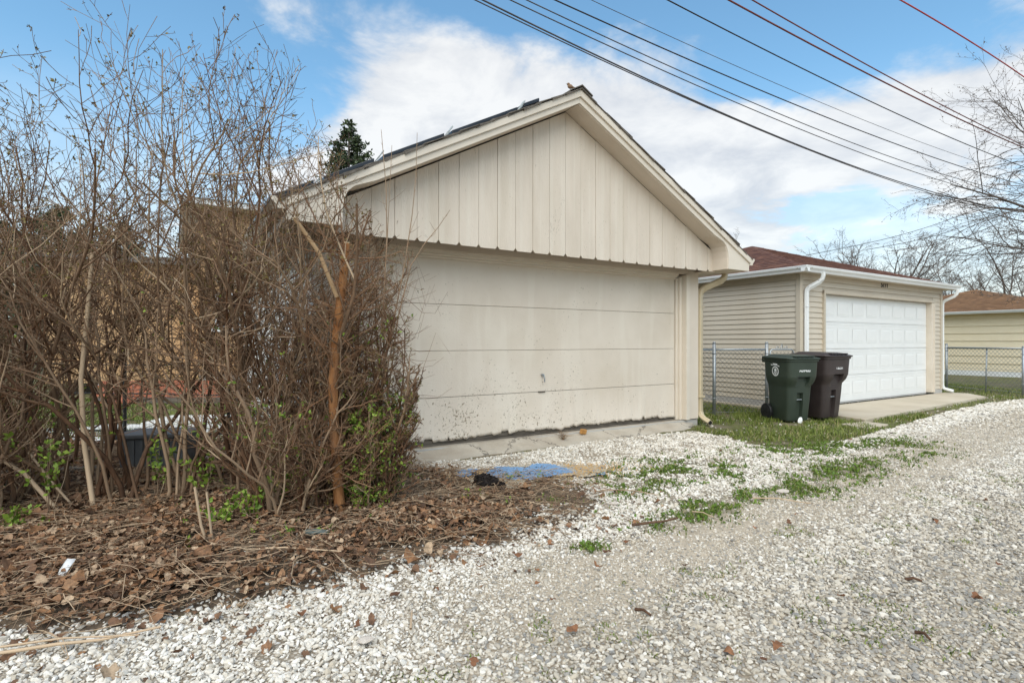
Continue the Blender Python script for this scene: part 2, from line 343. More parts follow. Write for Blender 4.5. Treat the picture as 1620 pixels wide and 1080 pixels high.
# ------------------------------------------------------------------ ground zones (world metres)
def W(x, y): return x * N2[0] + y * N2[1]        # distance across the alley
def S(x, y): return x * A2[0] + y * A2[1]                                              # distance along the alley
def pg(pts, z=0): return [gz(*p, z) for p in pts]
LITTER = [(-9, 2.2), (-3.2, 2.15)] + pg([(0, 1040), (120, 1005), (250, 985), (400, 962), (520, 930), (620, 905), (700, 890), (830, 850), (900, 832), (955, 800), (945, 765), (820, 752), (720, 745), (610, 738)]) + [(-1.9, 6.3), (-9, 9.5)]
GRAVELTOP = pg([(610, 738), (760, 727), (900, 705), (1000, 692), (1105, 682), (1180, 702), (1250, 712), (1330, 700), (1420, 676), (1500, 652), (1560, 640), (1640, 630)]) + [(22, 16.6), (70, 44)]
GRAVEL = [(-9, -9)] + [(-9, 2.2)] + GRAVELTOP + [(90, 20), (40, -30)]
def hgt(x, y):
    x = np.asarray(x, float); y = np.asarray(y, float)
    h = .018 * fbm(x, y, .9) + .01 * vnoise(x, y, 2.7, 4)
    m = sstep(-.05, .45, sd_litter(x, y)) * (.15 + .85 * sstep(.1, -1.3, x)); h = h + m * (.02 + .05 * fbm(x, y, 1.5, 6))
    tr = np.exp(-((W(x, y) - 2.55 - .12 * np.sin(S(x, y) * .5)) / .42) ** 2); h = h - .012 * tr
    return h
def sd_litter(x, y):
    """signed distance into the leaf bed (positive inside), ragged by noise"""
    x = np.asarray(x, float); y = np.asarray(y, float); n = fbm(x, y, 2.2, 11) - .5; m = fbm(x, y, 7.5, 15) - .5
    x = x + n * .5 + m * .18; y = y + n * .45 - m * .18; d2 = np.full(x.shape, 1e9); k = len(LITTER)
    for i in range(k):
        ax, ay = LITTER[i]; bx, by = LITTER[(i + 1) % k]; ex, ey = bx - ax, by - ay
        t = np.clip(((x - ax) * ex + (y - ay) * ey) / (ex * ex + ey * ey + 1e-12), 0, 1); d2 = np.minimum(d2, (x - ax - t * ex) ** 2 + (y - ay - t * ey) ** 2)
    return np.where(inpoly(x, y, LITTER), 1, -1) * np.sqrt(d2)
def zone_litter(x, y): return (sd_litter(x, y) > 0).astype(float)
def zone_gravel(x, y):
    n = fbm(x, y, 1.6, 21) - .5; m = fbm(x, y, 6, 25) - .5
    return inpoly(x + n * .35 + m * .2, y + n * .35 + m * .2, GRAVEL).astype(float) * (1 - zone_litter(x, y))
def zone_track(x, y):
    w = W(x, y); s = S(x, y); n = (fbm(x, y, 1.3, 31) - .5) * .5
    t1 = np.exp(-((w - 2.10 - .085 * s + n * .7) / .46) ** 4); t2 = .35 * np.exp(-((w - .9 + n) / .4) ** 2)
    return np.clip(np.maximum(t1 * sstep(.5, 1.9, s), t2), 0, 1)
PATCH = [(gz(x, y), rx, ry, k) for x, y, rx, ry, k in
         [(1010, 760, .42, .40, 1.), (1085, 745, .5, .42, 1.), (1150, 752, .35, .3, .7), (1110, 805, .45, .22, .9), (1180, 785, .4, .25, .6), (1270, 768, .55, .28, .7), (1330, 745, .55, .25, .9), (1235, 740, .3, .2, .5),
          (1390, 735, .5, .2, .6), (1210, 715, .5, .25, .7), (1300, 712, .6, .3, .9), (1400, 705, .6, .3, .8), (935, 868, .12, .08, .7), (1040, 838, .2, .06, .5), (845, 900, .15, .06, .4), (990, 780, .3, .2, .5), (1460, 715, .5, .2, .5), (700, 955, .12, .05, .3), (860, 800, .25, .1, .25)]]
def zone_weeds(x, y):
    x = np.asarray(x, float); y = np.asarray(y, float); r = np.zeros(x.shape)
    for (cx, cy), rx, ry, k in PATCH:
        dx, dy = x - cx, y - cy; u = dx * A2[0] + dy * A2[1]; v = dx * N2[0] + dy * N2[1]
        r = np.maximum(r, k * np.exp(-(u / rx) ** 2 - (v / ry) ** 2))
    return r
def zone_grass(x, y):
    """lawn strip between the alley and the garages and the yards behind"""
    g = 1 - zone_gravel(x, y) - zone_litter(x, y)
    return np.clip(g, 0, 1)

# ground sheet, fine near the camera, reaching to the horizon; the gravel part is the alley
def build_ground():
    fine_x = np.arange(-7, 14.01, .07); fine_y = np.arange(1.0, 15.01, .07)
    xs = np.concatenate([-np.geomspace(900, 7.3, 22), fine_x, np.geomspace(14.4, 1200, 24)])
    ys = np.concatenate([[-60, -20, -6, -2, -.5, .2], fine_y, np.geomspace(15.4, 1800, 26)])
    X, Y = np.meshgrid(xs, ys); x, y = X.ravel(), Y.ravel()
    near = (np.abs(x - 4) < 13) & (y > 0) & (y < 18)
    z = np.where(near, hgt(x, y), .01)
    off = [(0, 0), (.05, .02), (-.05, .03), (.02, -.05), (-.03, -.05)]
    gr = sum(zone_gravel(x + a, y + b) for a, b in off) / 5; li = sum(zone_litter(x + a, y + b) for a, b in off) / 5; tr = zone_track(x, y); we = zone_weeds(x, y)
    nx, ny = len(xs), len(ys); i = np.arange(ny - 1)[:, None] * nx + np.arange(nx - 1)[None, :]; i = i.ravel()
    Fc = np.stack([i, i + 1, i + 1 + nx, i + nx], 1)
    fg = gr[Fc].mean(1) > .5
    attrs = {'gravel': gr, 'litter': li, 'track': tr, 'weeds': we}
    V = np.stack([x, y, z], 1)
    for nm, sel in (('ground', ~fg), ('alley', fg)):
        f = Fc[sel]; used, inv = np.unique(f, return_inverse=True)
        me = npmesh(nm, V[used], inv.reshape(f.shape), {k: v[used] for k, v in attrs.items()}); shade(me)
        tag(link(nm, me, m_ground), kind='structure')
def groundx(nt, col, vec, b):
    n = nz(nt, vec, 9, 8, .7); d = nz(nt, vec, .35, 4, .6, 4)
    soil = mixc(nt, mrange(nt, n, .35, .65), (.060, .042, .028), (.165, .12, .08))
    gr = mixc(nt, mrange(nt, nz(nt, vec, 14, 6, .7, 3), .35, .65), (.075, .095, .02), (.17, .165, .06))
    far = mixc(nt, mrange(nt, d, .4, .65), gr, mixc(nt, .5, gr, soil))
    dirt = mrange(nt, nz(nt, vec, 1.9, 6, .65, 7), .46, .62, 0, .85); far = mixc(nt, dirt, far, (.19, .15, .105))
    e = mth(nt, 'MULTIPLY', mth(nt, 'SUBTRACT', nz(nt, vec, 12, 5, .7, 12), .5), 1.1)
    out = mixc(nt, mrange(nt, mth(nt, 'ADD', attr(nt, 'litter').outputs['Fac'], e), .35, .65), far, soil)
    return mixc(nt, mrange(nt, mth(nt, 'ADD', attr(nt, 'gravel').outputs['Fac'], e), .35, .65), out, alleyx(nt, col, vec, b))
def alleyx(nt, col, vec, b):
    v = nt.nodes.new('ShaderNodeTexVoronoi'); v.inputs['Scale'].default_value = 55; nt.links.new(vec, v.inputs['Vector'])
    s = nt.nodes.new('ShaderNodeSeparateColor'); nt.links.new(v.outputs['Color'], s.inputs[0])
    st = mixc(nt, s.outputs[0], (.26, .22, .17), (.60, .545, .46)); dust = mixc(nt, mrange(nt, nz(nt, vec, 2.2, 6, .6), .35, .7), (.20, .16, .115), (.36, .30, .225))
    base = mixc(nt, mrange(nt, v.outputs['Distance'], .25, .6), st, dust)
    base = mixc(nt, mth(nt, 'MULTIPLY', attr(nt, 'track').outputs['Fac'], .95), base, mixc(nt, mrange(nt, nz(nt, vec, 40, 4, .6, 2), .3, .7), (.40, .33, .245), (.53, .45, .345)))
    w = mth(nt, 'MULTIPLY', attr(nt, 'weeds').outputs['Fac'], mrange(nt, nz(nt, vec, 6, 5, .6, 6), .38, .6, 0, 1)); base = mixc(nt, mth(nt, 'MULTIPLY', w, .95, True), base, mixc(nt, mrange(nt, nz(nt, vec, 30, 3, .6, 2), .4, .6), (.075, .06, .035), (.10, .105, .035)))
    soil = mrange(nt, nz(nt, vec, 1.4, 6, .65, 9), .58, .72, 0, .5); return mixc(nt, soil, base, (.17, .135, .095))
m_ground = mat('gravel_soil_and_turf', (.1, .08, .05), None, 3, .95, .8, 60, extra=groundx)
build_ground()

# ------------------------------------------------------------------ instanced ground cover (gravel, leaf litter)
def scatter(name, label, cat, P, rot, scl, tone, shapes, material):
    me = npmesh(name, P, np.zeros((0, 3), np.int32), {'rot': rot, 'scl': scl, 'tone': tone})
    o = link(name, me); tag(o, label, cat, kind='stuff')
    col = bpy.data.collections.new(name + '_shapes')
    for i, sm in enumerate(shapes):
        sm.materials.append(material); col.objects.link(bpy.data.objects.new(name + '_shape', sm))
    ng = bpy.data.node_groups.new(name, 'GeometryNodeTree')
    ng.interface.new_socket('Geometry', in_out='INPUT', socket_type='NodeSocketGeometry'); ng.interface.new_socket('Geometry', in_out='OUTPUT', socket_type='NodeSocketGeometry')
    N, L = ng.nodes, ng.links; gi = N.new('NodeGroupInput'); go = N.new('NodeGroupOutput')
    ci = N.new('GeometryNodeCollectionInfo'); ci.inputs['Collection'].default_value = col; ci.inputs['Separate Children'].default_value = True; ci.inputs['Reset Children'].default_value = True
    ip = N.new('GeometryNodeInstanceOnPoints'); ip.inputs['Pick Instance'].default_value = True
    L.new(gi.outputs[0], ip.inputs['Points']); L.new(ci.outputs[0], ip.inputs['Instance'])
    for nm, key, typ in (('rot', 'Rotation', 'FLOAT_VECTOR'), ('scl', 'Scale', 'FLOAT_VECTOR')):
        na = N.new('GeometryNodeInputNamedAttribute'); na.data_type = typ; na.inputs['Name'].default_value = nm; L.new(na.outputs[0], ip.inputs[key])
    rv = N.new('FunctionNodeRandomValue'); rv.data_type = 'INT'; rv.inputs[4].default_value = 0; rv.inputs[5].default_value = len(shapes) - 1; L.new(rv.outputs[2], ip.inputs['Instance Index'])
    L.new(ip.outputs[0], go.inputs[0])
    md = o.modifiers.new('scatter', 'NODES'); md.node_group = ng
    return o
def stone_mesh(seed, sub=1):
    r = np.random.default_rng(seed); bm = bmesh.new(); bmesh.ops.create_icosphere(bm, subdivisions=sub, radius=.5)
    sx, sy, sz = r.uniform(.85, 1.15), r.uniform(.6, .95), r.uniform(.4, .75)
    cuts = [(Vector(r.normal(size=3)).normalized(), r.uniform(.26, .42)) for _ in range(7)]
    for v in bm.verts:
        for n, d in cuts:
            e = v.co.dot(n) - d
            if e > 0: v.co -= n * e
        v.co *= r.uniform(.93, 1.07); v.co = Vector((v.co.x * sx, v.co.y * sy, v.co.z * sz)) * 1.25
    me = bpy.data.meshes.new('stone'); bm.to_mesh(me); bm.free(); return me
def infrust(x, y, m=1.2):
    """visible wedge with a generous margin for a step aside"""
    return (y > 1.4) & (x > -.98 * y - m) & (x < .98 * y + m + .4)
def jgrid(x0, x1, y0, y1, s):
    X, Y = np.meshgrid(np.arange(x0, x1, s), np.arange(y0, y1, s)); n = X.size
    return X.ravel() + rng.uniform(-.48, .48, n) * s, Y.ravel() + rng.uniform(-.48, .48, n) * s
SPILL = [pg([(718, 757), (730, 747), (790, 742), (850, 736), (890, 740), (960, 742), (962, 758), (900, 760), (850, 768), (800, 782), (740, 784)])]
def spill(x, y): return inpoly(x, y, SPILL[0])
def build_gravel():
    parts = []
    for y0, y1, s, base in ((1.6, 3.4, .0165, 1.), (3.4, 5.2, .0190, 1.08), (5.2, 8.0, .0225, 1.12), (8.0, 13.0, .037, 1.75)):
        x, y = jgrid(-4, 15, y0, y1, s); k = infrust(x, y, .9); x, y = x[k], y[k]
        g = zone_gravel(x, y); sd = sd_litter(x, y); li = (sd > 0).astype(float); tr = zone_track(x, y); we = zone_weeds(x, y)
        cl = fbm(x, y, 3.2, 41); soil = sstep(.47, .60, fbm(x, y, 2.1, 43)) * sstep(3.2, 3.8, W(x, y)) * sstep(4.5, 2.0, x)
        p = g * (1 - .15 * tr) * (1 - np.clip(we * 1.1 * sstep(.32, .52, fbm(x, y, 5, 47)), 0, .88)) * (1 - .70 * soil) * (.55 + .9 * sstep(.25, .5, cl))
        p = np.maximum(p, li * (.06 + .5 * sstep(-.9, .9, x)) * sstep(.42, .62, fbm(x, y, 3.1, 45)) * (x > -2.2))
        p = np.maximum(p, .8 * (sd > 0) * np.exp(-np.maximum(sd, 0) / .07))
        lawn = (1 - np.maximum(g, li)); p = np.maximum(p, lawn * .02 * (W(x, y) < 6.2))
        p = np.where(spill(x, y), p * .12, p)
        k = rng.random(len(x)) < p; x, y, tr = x[k], y[k], tr[k]
        w = W(x, y); n = len(x)
        size = base * .0172 * np.clip(rng.lognormal(0, .34, n), .4, 1.9) * (1 - .36 * tr)
        tone = np.clip(rng.normal(.82, .17, n) - .26 * tr + rng.normal(0, .14, n) * tr - .34 * sstep(2.5, 1.3, w) - .38 * (rng.random(n) < .14), 0, 1)
        z = hgt(x, y) + size * rng.uniform(.02, .30, n)
        parts.append((np.stack([x, y, z], 1), size, tone))
    P = np.concatenate([p[0] for p in parts]); size = np.concatenate([p[1] for p in parts]); tone = np.concatenate([p[2] for p in parts]); n = len(P)
    rot = np.stack([rng.normal(0, .35, n), rng.normal(0, .35, n), rng.uniform(0, 6.28, n)], 1)
    scl = size[:, None] * np.stack([rng.uniform(.8, 1.3, n), rng.uniform(.7, 1.1, n), rng.uniform(.6, 1.1, n)], 1) * 1.12
    print('stones', n)
    scatter('gravel', 'pale crushed limestone gravel spread over the alley', 'gravel', P, rot, scl, tone, [stone_mesh(i) for i in range(14)], m_stone)
build_gravel()
def leaf_mesh(seed, L=.085, kind=None):
    r = np.random.default_rng(seed); n = 7; w0 = r.uniform(.26, .42) * L; lob = r.random() < .5; curl = r.uniform(-1, 1) * 1.7; fold = r.uniform(-.12, .40); V, Fc = [], []
    for i in range(n):
        t = i / (n - 1); prof = (math.sin(math.pi * min(1, t * .93 + .05)) ** .8) * (1 + (.35 * math.sin(t * 15) if lob else .08 * math.sin(t * 9)))
        zc = curl * (t - .5) ** 2 * L + .006 * math.sin(t * 7 + seed)
        for s in (-1, -.5, 0, .5, 1):
            V.append((s * w0 * prof * r.uniform(.88, 1.12), (t - .5) * L, zc + abs(s) * fold * w0 * prof + r.normal(0, .0028)))
    for i in range(n - 1):
        for j in range(4): a = i * 5 + j; Fc.append((a, a + 1, a + 6, a + 5))
    o = len(V); V += [(-.0012, -L / 2, 0), (.0012, -L / 2, 0), (.0012, -L * .78, .004), (-.0012, -L * .78, .004)]; Fc.append((o, o + 1, o + 2, o + 3))
    me = npmesh('leaf', np.array(V), np.array(Fc)); shade(me); return me
def build_litter():
    x, y = jgrid(-6.5, 2, 1.9, 7.2, .0195); k = infrust(x, y, .8) & (zone_litter(x, y) > .5); x, y = x[k], y[k]
    d = .20 + .8 * sstep(.30, .55, fbm(x, y, 1.8, 51)); d = d * np.where((x > -1.3) & (y > 4.2), .35, 1); d = d * np.where(y > 5.2, .5, 1); d = d * (.12 + .88 * sstep(.7, -.7, x + .35 * (fbm(x, y, 2.6, 53) - .5)))
    d = d * (.25 + .75 * sstep(.0, .35, sd_litter(x, y))); d = np.where(spill(x, y), d * .05, d); k = rng.random(len(x)) < d; x, y = x[k], y[k]; n = len(x)
    # a few strays at the rim
    xs, ys = jgrid(-3.6, 1.5, 1.9, 5, .045); g = zone_gravel(xs, ys) > .5; k = g & (rng.random(len(xs)) < .45 * np.exp(np.minimum(sd_litter(xs, ys), 0) / .17)); xs, ys = xs[k], ys[k]
    x = np.concatenate([x, xs]); y = np.concatenate([y, ys]); n = len(x)
    lay = rng.random(n); z = hgt(x, y) + .004 + lay * .05 * zone_litter(x, y) + .008
    rot = np.stack([rng.normal(0, .30, n), rng.normal(0, .30, n), rng.uniform(0, 6.28, n)], 1)
    sc = rng.lognormal(-1.0, .48, n); scl = np.stack([sc, sc, sc * rng.uniform(.6, 1.3, n)], 1)
    tone = np.clip(rng.normal(.58, .30, n) + .18 * (lay - .5), 0, 1)
    print('litter', n)
    scatter('leaf_litter', 'brown dead leaf litter heaped under the hedge', 'leaf litter', np.stack([x, y, z], 1), rot, scl, tone, [leaf_mesh(i) for i in range(14)], m_litter)
build_litter()

# ------------------------------------------------------------------ branch tubes
def tubes(polys, sides, extra_tone=None):
    """polys: list of (pts (n,3), radii (n,), tone) -> V, F, tone"""
    groups = {}
    for p in polys: groups.setdefault(len(p[0]), []).append(p)
    VV, FF, TT, off = [], [], [], 0
    ang = np.arange(sides) * 2 * np.pi / sides
    for n, g in groups.items():
        P = np.array([p[0] for p in g], float); R = np.array([p[1] for p in g], float); T = np.array([p[2] for p in g], float)
        d = np.empty_like(P); d[:, 1:-1] = P[:, 2:] - P[:, :-2]; d[:, 0] = P[:, 1] - P[:, 0]; d[:, -1] = P[:, -1] - P[:, -2]
        d /= np.linalg.norm(d, axis=2, keepdims=True) + 1e-9
        mean = d.mean(1); ref = np.where((np.abs(mean[:, 2:3]) < .8), np.array([[0, 0, 1.]]), np.array([[1., 0.1, 0]]))
        x = np.cross(d, ref[:, None, :]); x /= np.linalg.norm(x, axis=2, keepdims=True) + 1e-9; yv = np.cross(x, d)
        ring = P[:, :, None, :] + R[:, :, None, None] * (x[:, :, None, :] * np.cos(ang)[None, None, :, None] + yv[:, :, None, :] * np.sin(ang)[None, None, :, None])
        m = len(g); VV.append(ring.reshape(-1, 3)); TT.append(np.repeat(T, n * sides))
        b = off + (np.arange(m) * n * sides)[:, None, None] + (np.arange(n - 1) * sides)[None, :, None]; j = np.arange(sides)[None, None, :]; j2 = (j + 1) % sides
        q = np.stack(np.broadcast_arrays(b + j, b + j2, b + sides + j2, b + sides + j), -1).reshape(-1, 4)
        FF.append(q); off += m * n * sides
    return np.concatenate(VV), np.concatenate(FF), np.concatenate(TT)
def tube_obj(name, polys, sides, material, parent=None):
    V, Fc, T = tubes(polys, sides); me = npmesh(name, V, Fc, {'tone': T}); shade(me)
    return link(name, me, material, parent)
class Grow:
    """recursive bush / tree: collects polylines per level and tip / node positions"""
    def __init__(s, seed, spec, bound=None): s.bound = bound; s.r = random.Random(seed); s.spec = spec; s.lv = {}; s.nodes = []
    def run(s, p, d, length, rad, lev, tone=None):
        r = s.r; sp = s.spec[lev]; n = sp['n']; pts, rr = [p], [rad]; d = list(d); st = length / n
        tone = r.random() ** sp.get('tpow', 2.2) if tone is None else tone
        for i in range(n):
            w = sp['wob']; d = [d[0] + r.gauss(0, w), d[1] + r.gauss(0, w), d[2] + r.gauss(0, w) + sp['up']]
            l = math.sqrt(d[0] ** 2 + d[1] ** 2 + d[2] ** 2); d = [c / l for c in d]
            p = (p[0] + d[0] * st, p[1] + d[1] * st, p[2] + d[2] * st)
            if p[2] < .02: p = (p[0], p[1], .02 + r.random() * .04)
            if s.bound and i > 0 and not s.bound(p): break
            f = (i + 1) / n; pts.append(p); rr.append(max(rad * (1 - f * (1 - sp['tap'])), sp.get('rmin', .001)))
        s.lv.setdefault(lev, []).append((pts, rr, tone)); n = len(pts) - 1
        nxt = lev + 1
        if nxt in s.spec:
            cp = s.spec[nxt]; k = cp['num'] if isinstance(cp['num'], int) else r.randint(*cp['num'])
            for q in range(k):
                f = cp['from'] + (1 - cp['from']) * (q + r.random()) / k; x = f * n; i = min(int(x), n - 1); u = x - i
                a, b = pts[i], pts[i + 1]; bp = tuple(a[c] + (b[c] - a[c]) * u for c in range(3))
                bd = [b[c] - a[c] for c in range(3)]; l = math.sqrt(sum(c * c for c in bd)) + 1e-9; bd = [c / l for c in bd]
                ph = r.uniform(0, 6.283); ax = [math.cos(ph), math.sin(ph), r.uniform(-.6, .6)]; dt = sum(ax[c] * bd[c] for c in range(3)); ax = [ax[c] - dt * bd[c] for c in range(3)]
                l = math.sqrt(sum(c * c for c in ax)) + 1e-9; an = math.radians(r.uniform(*cp['ang'])); nd_ = [bd[c] * math.cos(an) + ax[c] / l * math.sin(an) for c in range(3)]
                br = rr[i] + (rr[i + 1] - rr[i]) * u
                s.run(bp, nd_, length * r.uniform(*cp['len']) * (1 - .35 * f), min(br * .75, cp['rad'] * r.uniform(.7, 1.2)), nxt, min(1, tone * .35 + (.85 * r.random() ** .5 if r.random() < .10 else .28 * r.random() ** 2)))
        else:
            s.nodes.append((pts, d))
def leaf_faces(pos, size, r, per=2, up=.4):
    """small two-triangle leaves around points -> V, F"""
    pos = np.asarray(pos); n = len(pos); V, T = [], []
    for k in range(per):
        d = r.normal(size=(n, 3)); d[:, 2] += up; d /= np.linalg.norm(d, axis=1, keepdims=True)
        s = r.normal(size=(n, 3)); s -= (s * d).sum(1, keepdims=True) * d; s /= np.linalg.norm(s, axis=1, keepdims=True)
        L = (size * r.uniform(.6, 1.35, n))[:, None]; w = L * .30; nrm = np.cross(d, s) * L * .12
        V.append(np.stack([pos, pos + d * L * .5 + s * w + nrm, pos + d * L, pos + d * L * .5 - s * w + nrm], 1).reshape(-1, 3)); T.append(np.repeat(np.clip(r.normal(.5, .3, n), 0, 1), 4))
    V = np.concatenate(V); Fc = np.arange(len(V)).reshape(-1, 4)
    return V, Fc, np.concatenate(T)
def stuff_leaves(name, pos, size, mat_, parent, seed, per=2, up=.4):
    V, Fc, T = leaf_faces(pos, size, np.random.default_rng(seed), per, up)
    o = link(name, npmesh(name, V, Fc, {'tone': T}), mat_, parent); return tag(o, kind='stuff')
# ------------------------------------------------------------------ cream garage
def rnd(a, b): return random.uniform(a, b)
MP = (2.477, 8.289)
def Mu(px, v):                                       # local u of a pixel column on the plane v of the cream garage
    d = np.array([(px - CX) / F, 1.]); P = np.array(MP); t = (v + P @ N2) / (d @ N2); return float((t * d - P) @ A2)
garage = thing('cream_garage', 'weathered cream garage with peeling overhead door and board gable', 'garage', (*MP, 0), YAW)
UC, UL, UR, SL, VB, VF = -2.43, -5.26, .40, .53, -.45, -.73   # gable centre, side walls, slope, board plane, fascia plane
DL = -4.88
def ztop(u): return 4.26 - SL * abs(u - UC)
def build_cream():
    g = garage
    # slab + apron with a broken front edge
    us = np.arange(UL - .05, UR + .001, .05); prof = [(.35, .118, 0), (-.05, .116, 0), (-.085, .112, .2), (-.10, .095, .3), (-.22, .058, .6), (-.32, .028, 1), (-.36, -.10, 1)]
    V = []
    for u in us:
        for v, z, k in prof:
            n = float(fbm(u, v * 3, 2.2, 61)) - .5; e = .16 * max(0, u + .2) / .5 if u > -.2 else 0
            V.append((u, v + k * (n * .16 + e * 1.2), z + k * .02 * (float(vnoise(u, v, 5, 63)) - .5)))
    n = len(prof); Fc = [(i * n + j, (i + 1) * n + j, (i + 1) * n + j + 1, i * n + j + 1) for i in range(len(us) - 1) for j in range(n - 1)]
    me = npmesh('apron', V, Fc); shade(me); link('apron', me, m_concrete, g)
    MB().box(UL, UR + .012, -.095, 6.4, -.1, .112).build('foundation', m_found, g, .005)
    # walls
    fw = MB().box(UL, DL - .17, -.12, 0.02, .125, 2.9).box(.17, UR, -.12, .02, .125, 2.9).box(DL - .17, .17, -.12, .02, 2.33, 2.9); fw.build('front_wall', m_cream, g, .004)
    MB().box(UR - .12, UR - .003, .02, 6.4, .125, 2.55).box(UL + .003, UL + .12, .02, 6.4, .125, 2.55).box(UL + .12, UR - .12, 6.28, 6.4, .125, 2.9).build('side_wall', m_cream, g)
    wedge = MB().prism([(UL, .215), (UL - .022, .002), (UL, .0)], 'y', -.10, 6.4).mesh('siding_board')
    for k in range(11):
        o = link('siding_board', wedge, m_white_siding, g); o.location.z = .14 + k * .205
    MB().box(UL - .028, UL + .06, -.128, -.06, .12, 2.36).build('corner_board', m_trim, g, .004)
    # door casing: three steps on each side and over the head
    for s, u0 in ((1, 0), (-1, DL)):
        for k, (a, b, v) in enumerate(((.004, .045, -.030), (.045, .098, -.065), (.098, .168, -.150))):
            x0, x1 = sorted((u0 + s * a, u0 + s * b)); MB().box(x0, x1, v, .03, .122, 2.25 + b * .42).build('jamb', m_trim, g, .004)
    for a, b, v in ((.0, .024, -.034), (.024, .05, -.068), (.05, .082, -.10)):
        MB().box(DL + .01, -.01, v, .02, 2.25 + a, 2.25 + b).build('head_moulding', m_trim, g, .003)
    # overhead door: four panels, the lowest with a rotten ragged edge over a bare rail
    door = MB().box(DL, 0, .028, .05, .17, 2.30).build('overhead_door', m_darkwood, g)
    zs = [.245, .665, 1.20, 1.735, 2.262]
    MB().box(DL + .005, -.005, .012, .03, .141, .30).build('bottom_rail', m_darkwood, door, .004)
    MB().box(DL, 0, -.004, .03, .117, .140).build('weather_strip', m_darkwood, door)
    for k in range(4):
        z0, z1 = zs[k] + .002, zs[k + 1] - .002
        if k == 0:
            us2 = np.linspace(DL + .003, -.003, 420); lo = []
            for u in us2:
                n = float(fbm(u, 0, 5, 71)) * .05 + float(vnoise(u, 0, 26, 72)) * .022; n += .035 * (float(vnoise(u, 3, 9, 74)) > .8)
                lo.append(.140 + n * (1.05 if u < -.35 else .75))
            V = [(u, 0, z) for u, z in zip(us2, lo)] + [(u, 0, z1) for u in us2] + [(u, -.006 - .012 * float(vnoise(u, 1, 14, 75)), z - .004) for u, z in zip(us2, lo)] + [(u, .012, z + .004) for u, z in zip(us2, lo)]
            m = len(us2); Fc = []
            for i in range(m - 1): Fc += [(2 * m + i, 2 * m + i + 1, m + i + 1, m + i), (3 * m + i, 3 * m + i + 1, 2 * m + i + 1, 2 * m + i)]
            # flare only at the lip: insert a line just above
            V2 = V + [(u, 0, z + .03) for u, z in zip(us2, lo)]; Fc = []
            for i in range(m - 1): Fc += [(2 * m + i, 2 * m + i + 1, 4 * m + i + 1, 4 * m + i), (4 * m + i, 4 * m + i + 1, m + i + 1, m + i), (3 * m + i, 3 * m + i + 1, 2 * m + i + 1, 2 * m + i)]
            me = npmesh('panel', V2, Fc); link('panel', me, m_door, door)
        else: MB().box(DL + .003, -.003, 0, .026, z0, z1).build('panel', m_door, door, .003)
    hu = Mu(857, 0)
    MB().cyl((hu, -.015, .88), 'y', .017, .03, 14).box(hu - .008, hu + .008, -.045, -.015, .866, .894).sweep([(-.007, -.005), (.007, -.005), (.007, .005), (-.007, .005)], [(hu + .004, -.04, .885), (hu + .014, -.044, .84), (hu + .016, -.04, .79)], (0, 1, 0)).build('handle', m_steel, door, .002)
    MB().box(hu - .06, hu + .05, -.012, .0, .655, .672).build('lift_lip', m_darkwood, door, .003)
    # gable: boards with clipped lower corners over a backing sheet
    e0 = -4.354; edges = [UL + .03] + [e0 + .24 * k for k in range(-3, 20)] + [.42]
    zs_ = lambda u: ztop(u) - .165
    MB().prism([(UL, 2.378), (.42, 2.378), (.42, zs_(.42)), (UC, zs_(UC)), (UL, zs_(UL))], 'y', VB + .010, VB + .05).build('gable_backing', m_trim, g)
    for a, b in zip(edges[:-1], edges[1:]):
        c, gp = .024, .0022; l, r = a + gp, b - gp; pts = [(l, 2.34 + .036), (l + c, 2.342), (r - c, 2.342), (r, 2.34 + .036), (r, zs_(r))]
        if l < UC < r: pts.append((UC, zs_(UC)))
        pts.append((l, zs_(l))); dv = rnd(-.003, .003)
        MB().prism(pts, 'y', VB + dv, VB + .0095).build('gable_board', m_board, g, .0025)
    # rake soffit, fascia with curved returns, upper moulding, eave boxes
    def low(u): return ztop(u) - .152
    for s in (1, -1):
        ue = UC + s * 3.23; up = lambda d: UC + s * d
        curve = [(2.44, None), (2.56, -.012), (2.64, -.045), (2.70, -.095), (2.735, -.17), (2.75, -.26)]
        pts = [(UC, low(UC))]
        for d, k in curve: pts.append((up(d), low(up(d)) if k is None else low(up(2.44)) + k - .035))
        pts += [(up(2.75), 2.355), (ue, 2.355), (ue, ztop(ue) - .075), (UC, ztop(UC) - .075)]
        MB().prism(pts, 'y', VF + .012, VF + .034).build('rake_fascia', m_trim, g, .003)
        q = [(UC, ztop(UC) - .082), (ue + s * .01, ztop(ue) - .082), (ue + s * .01, ztop(ue)), (UC, ztop(UC))]
        MB().prism(q, 'y', VF - .012, VF + .034).build('rake_moulding', m_trim, g, .004)
        # soffit strip following the fascia's lower edge back to the boards
        lowp = pts[:8]; V = [(p[0], VF + .03, p[1] + .004) for p in lowp] + [(p[0], VB, p[1] + .004) for p in lowp]; n = len(lowp)
        b = MB().add(V, [(i, i + 1, n + i + 1, n + i) for i in range(n - 1)]); o = b.build('rake_soffit', m_cream, g); so = o.modifiers.new('s', 'SOLIDIFY'); so.thickness = .012; so.offset = 1 if s < 0 else -1
        x0, x1 = sorted((up(2.75) - s * .0, ue)); MB().box(x0, x1, VF + .036, -.12, 2.36, 2.376).build('eave_soffit', m_cream, g)
        x0, x1 = sorted((up(2.83), ue)); MB().box(x0, x1, -.12, 6.5, 2.36, 2.376).build('eave_soffit', m_cream, g)
        x0, x1 = sorted((ue - s * .02, ue)); MB().box(x0, x1, VF + .036, 6.5, 2.362, ztop(ue) - .01).build('eave_fascia', m_trim, g)
        prof = [(0, 0), (0, -.10), (.065, -.10), (.085, -.06), (.115, -.03), (.12, 0), (.11, 0), (.07, -.07), (.012, -.085)]
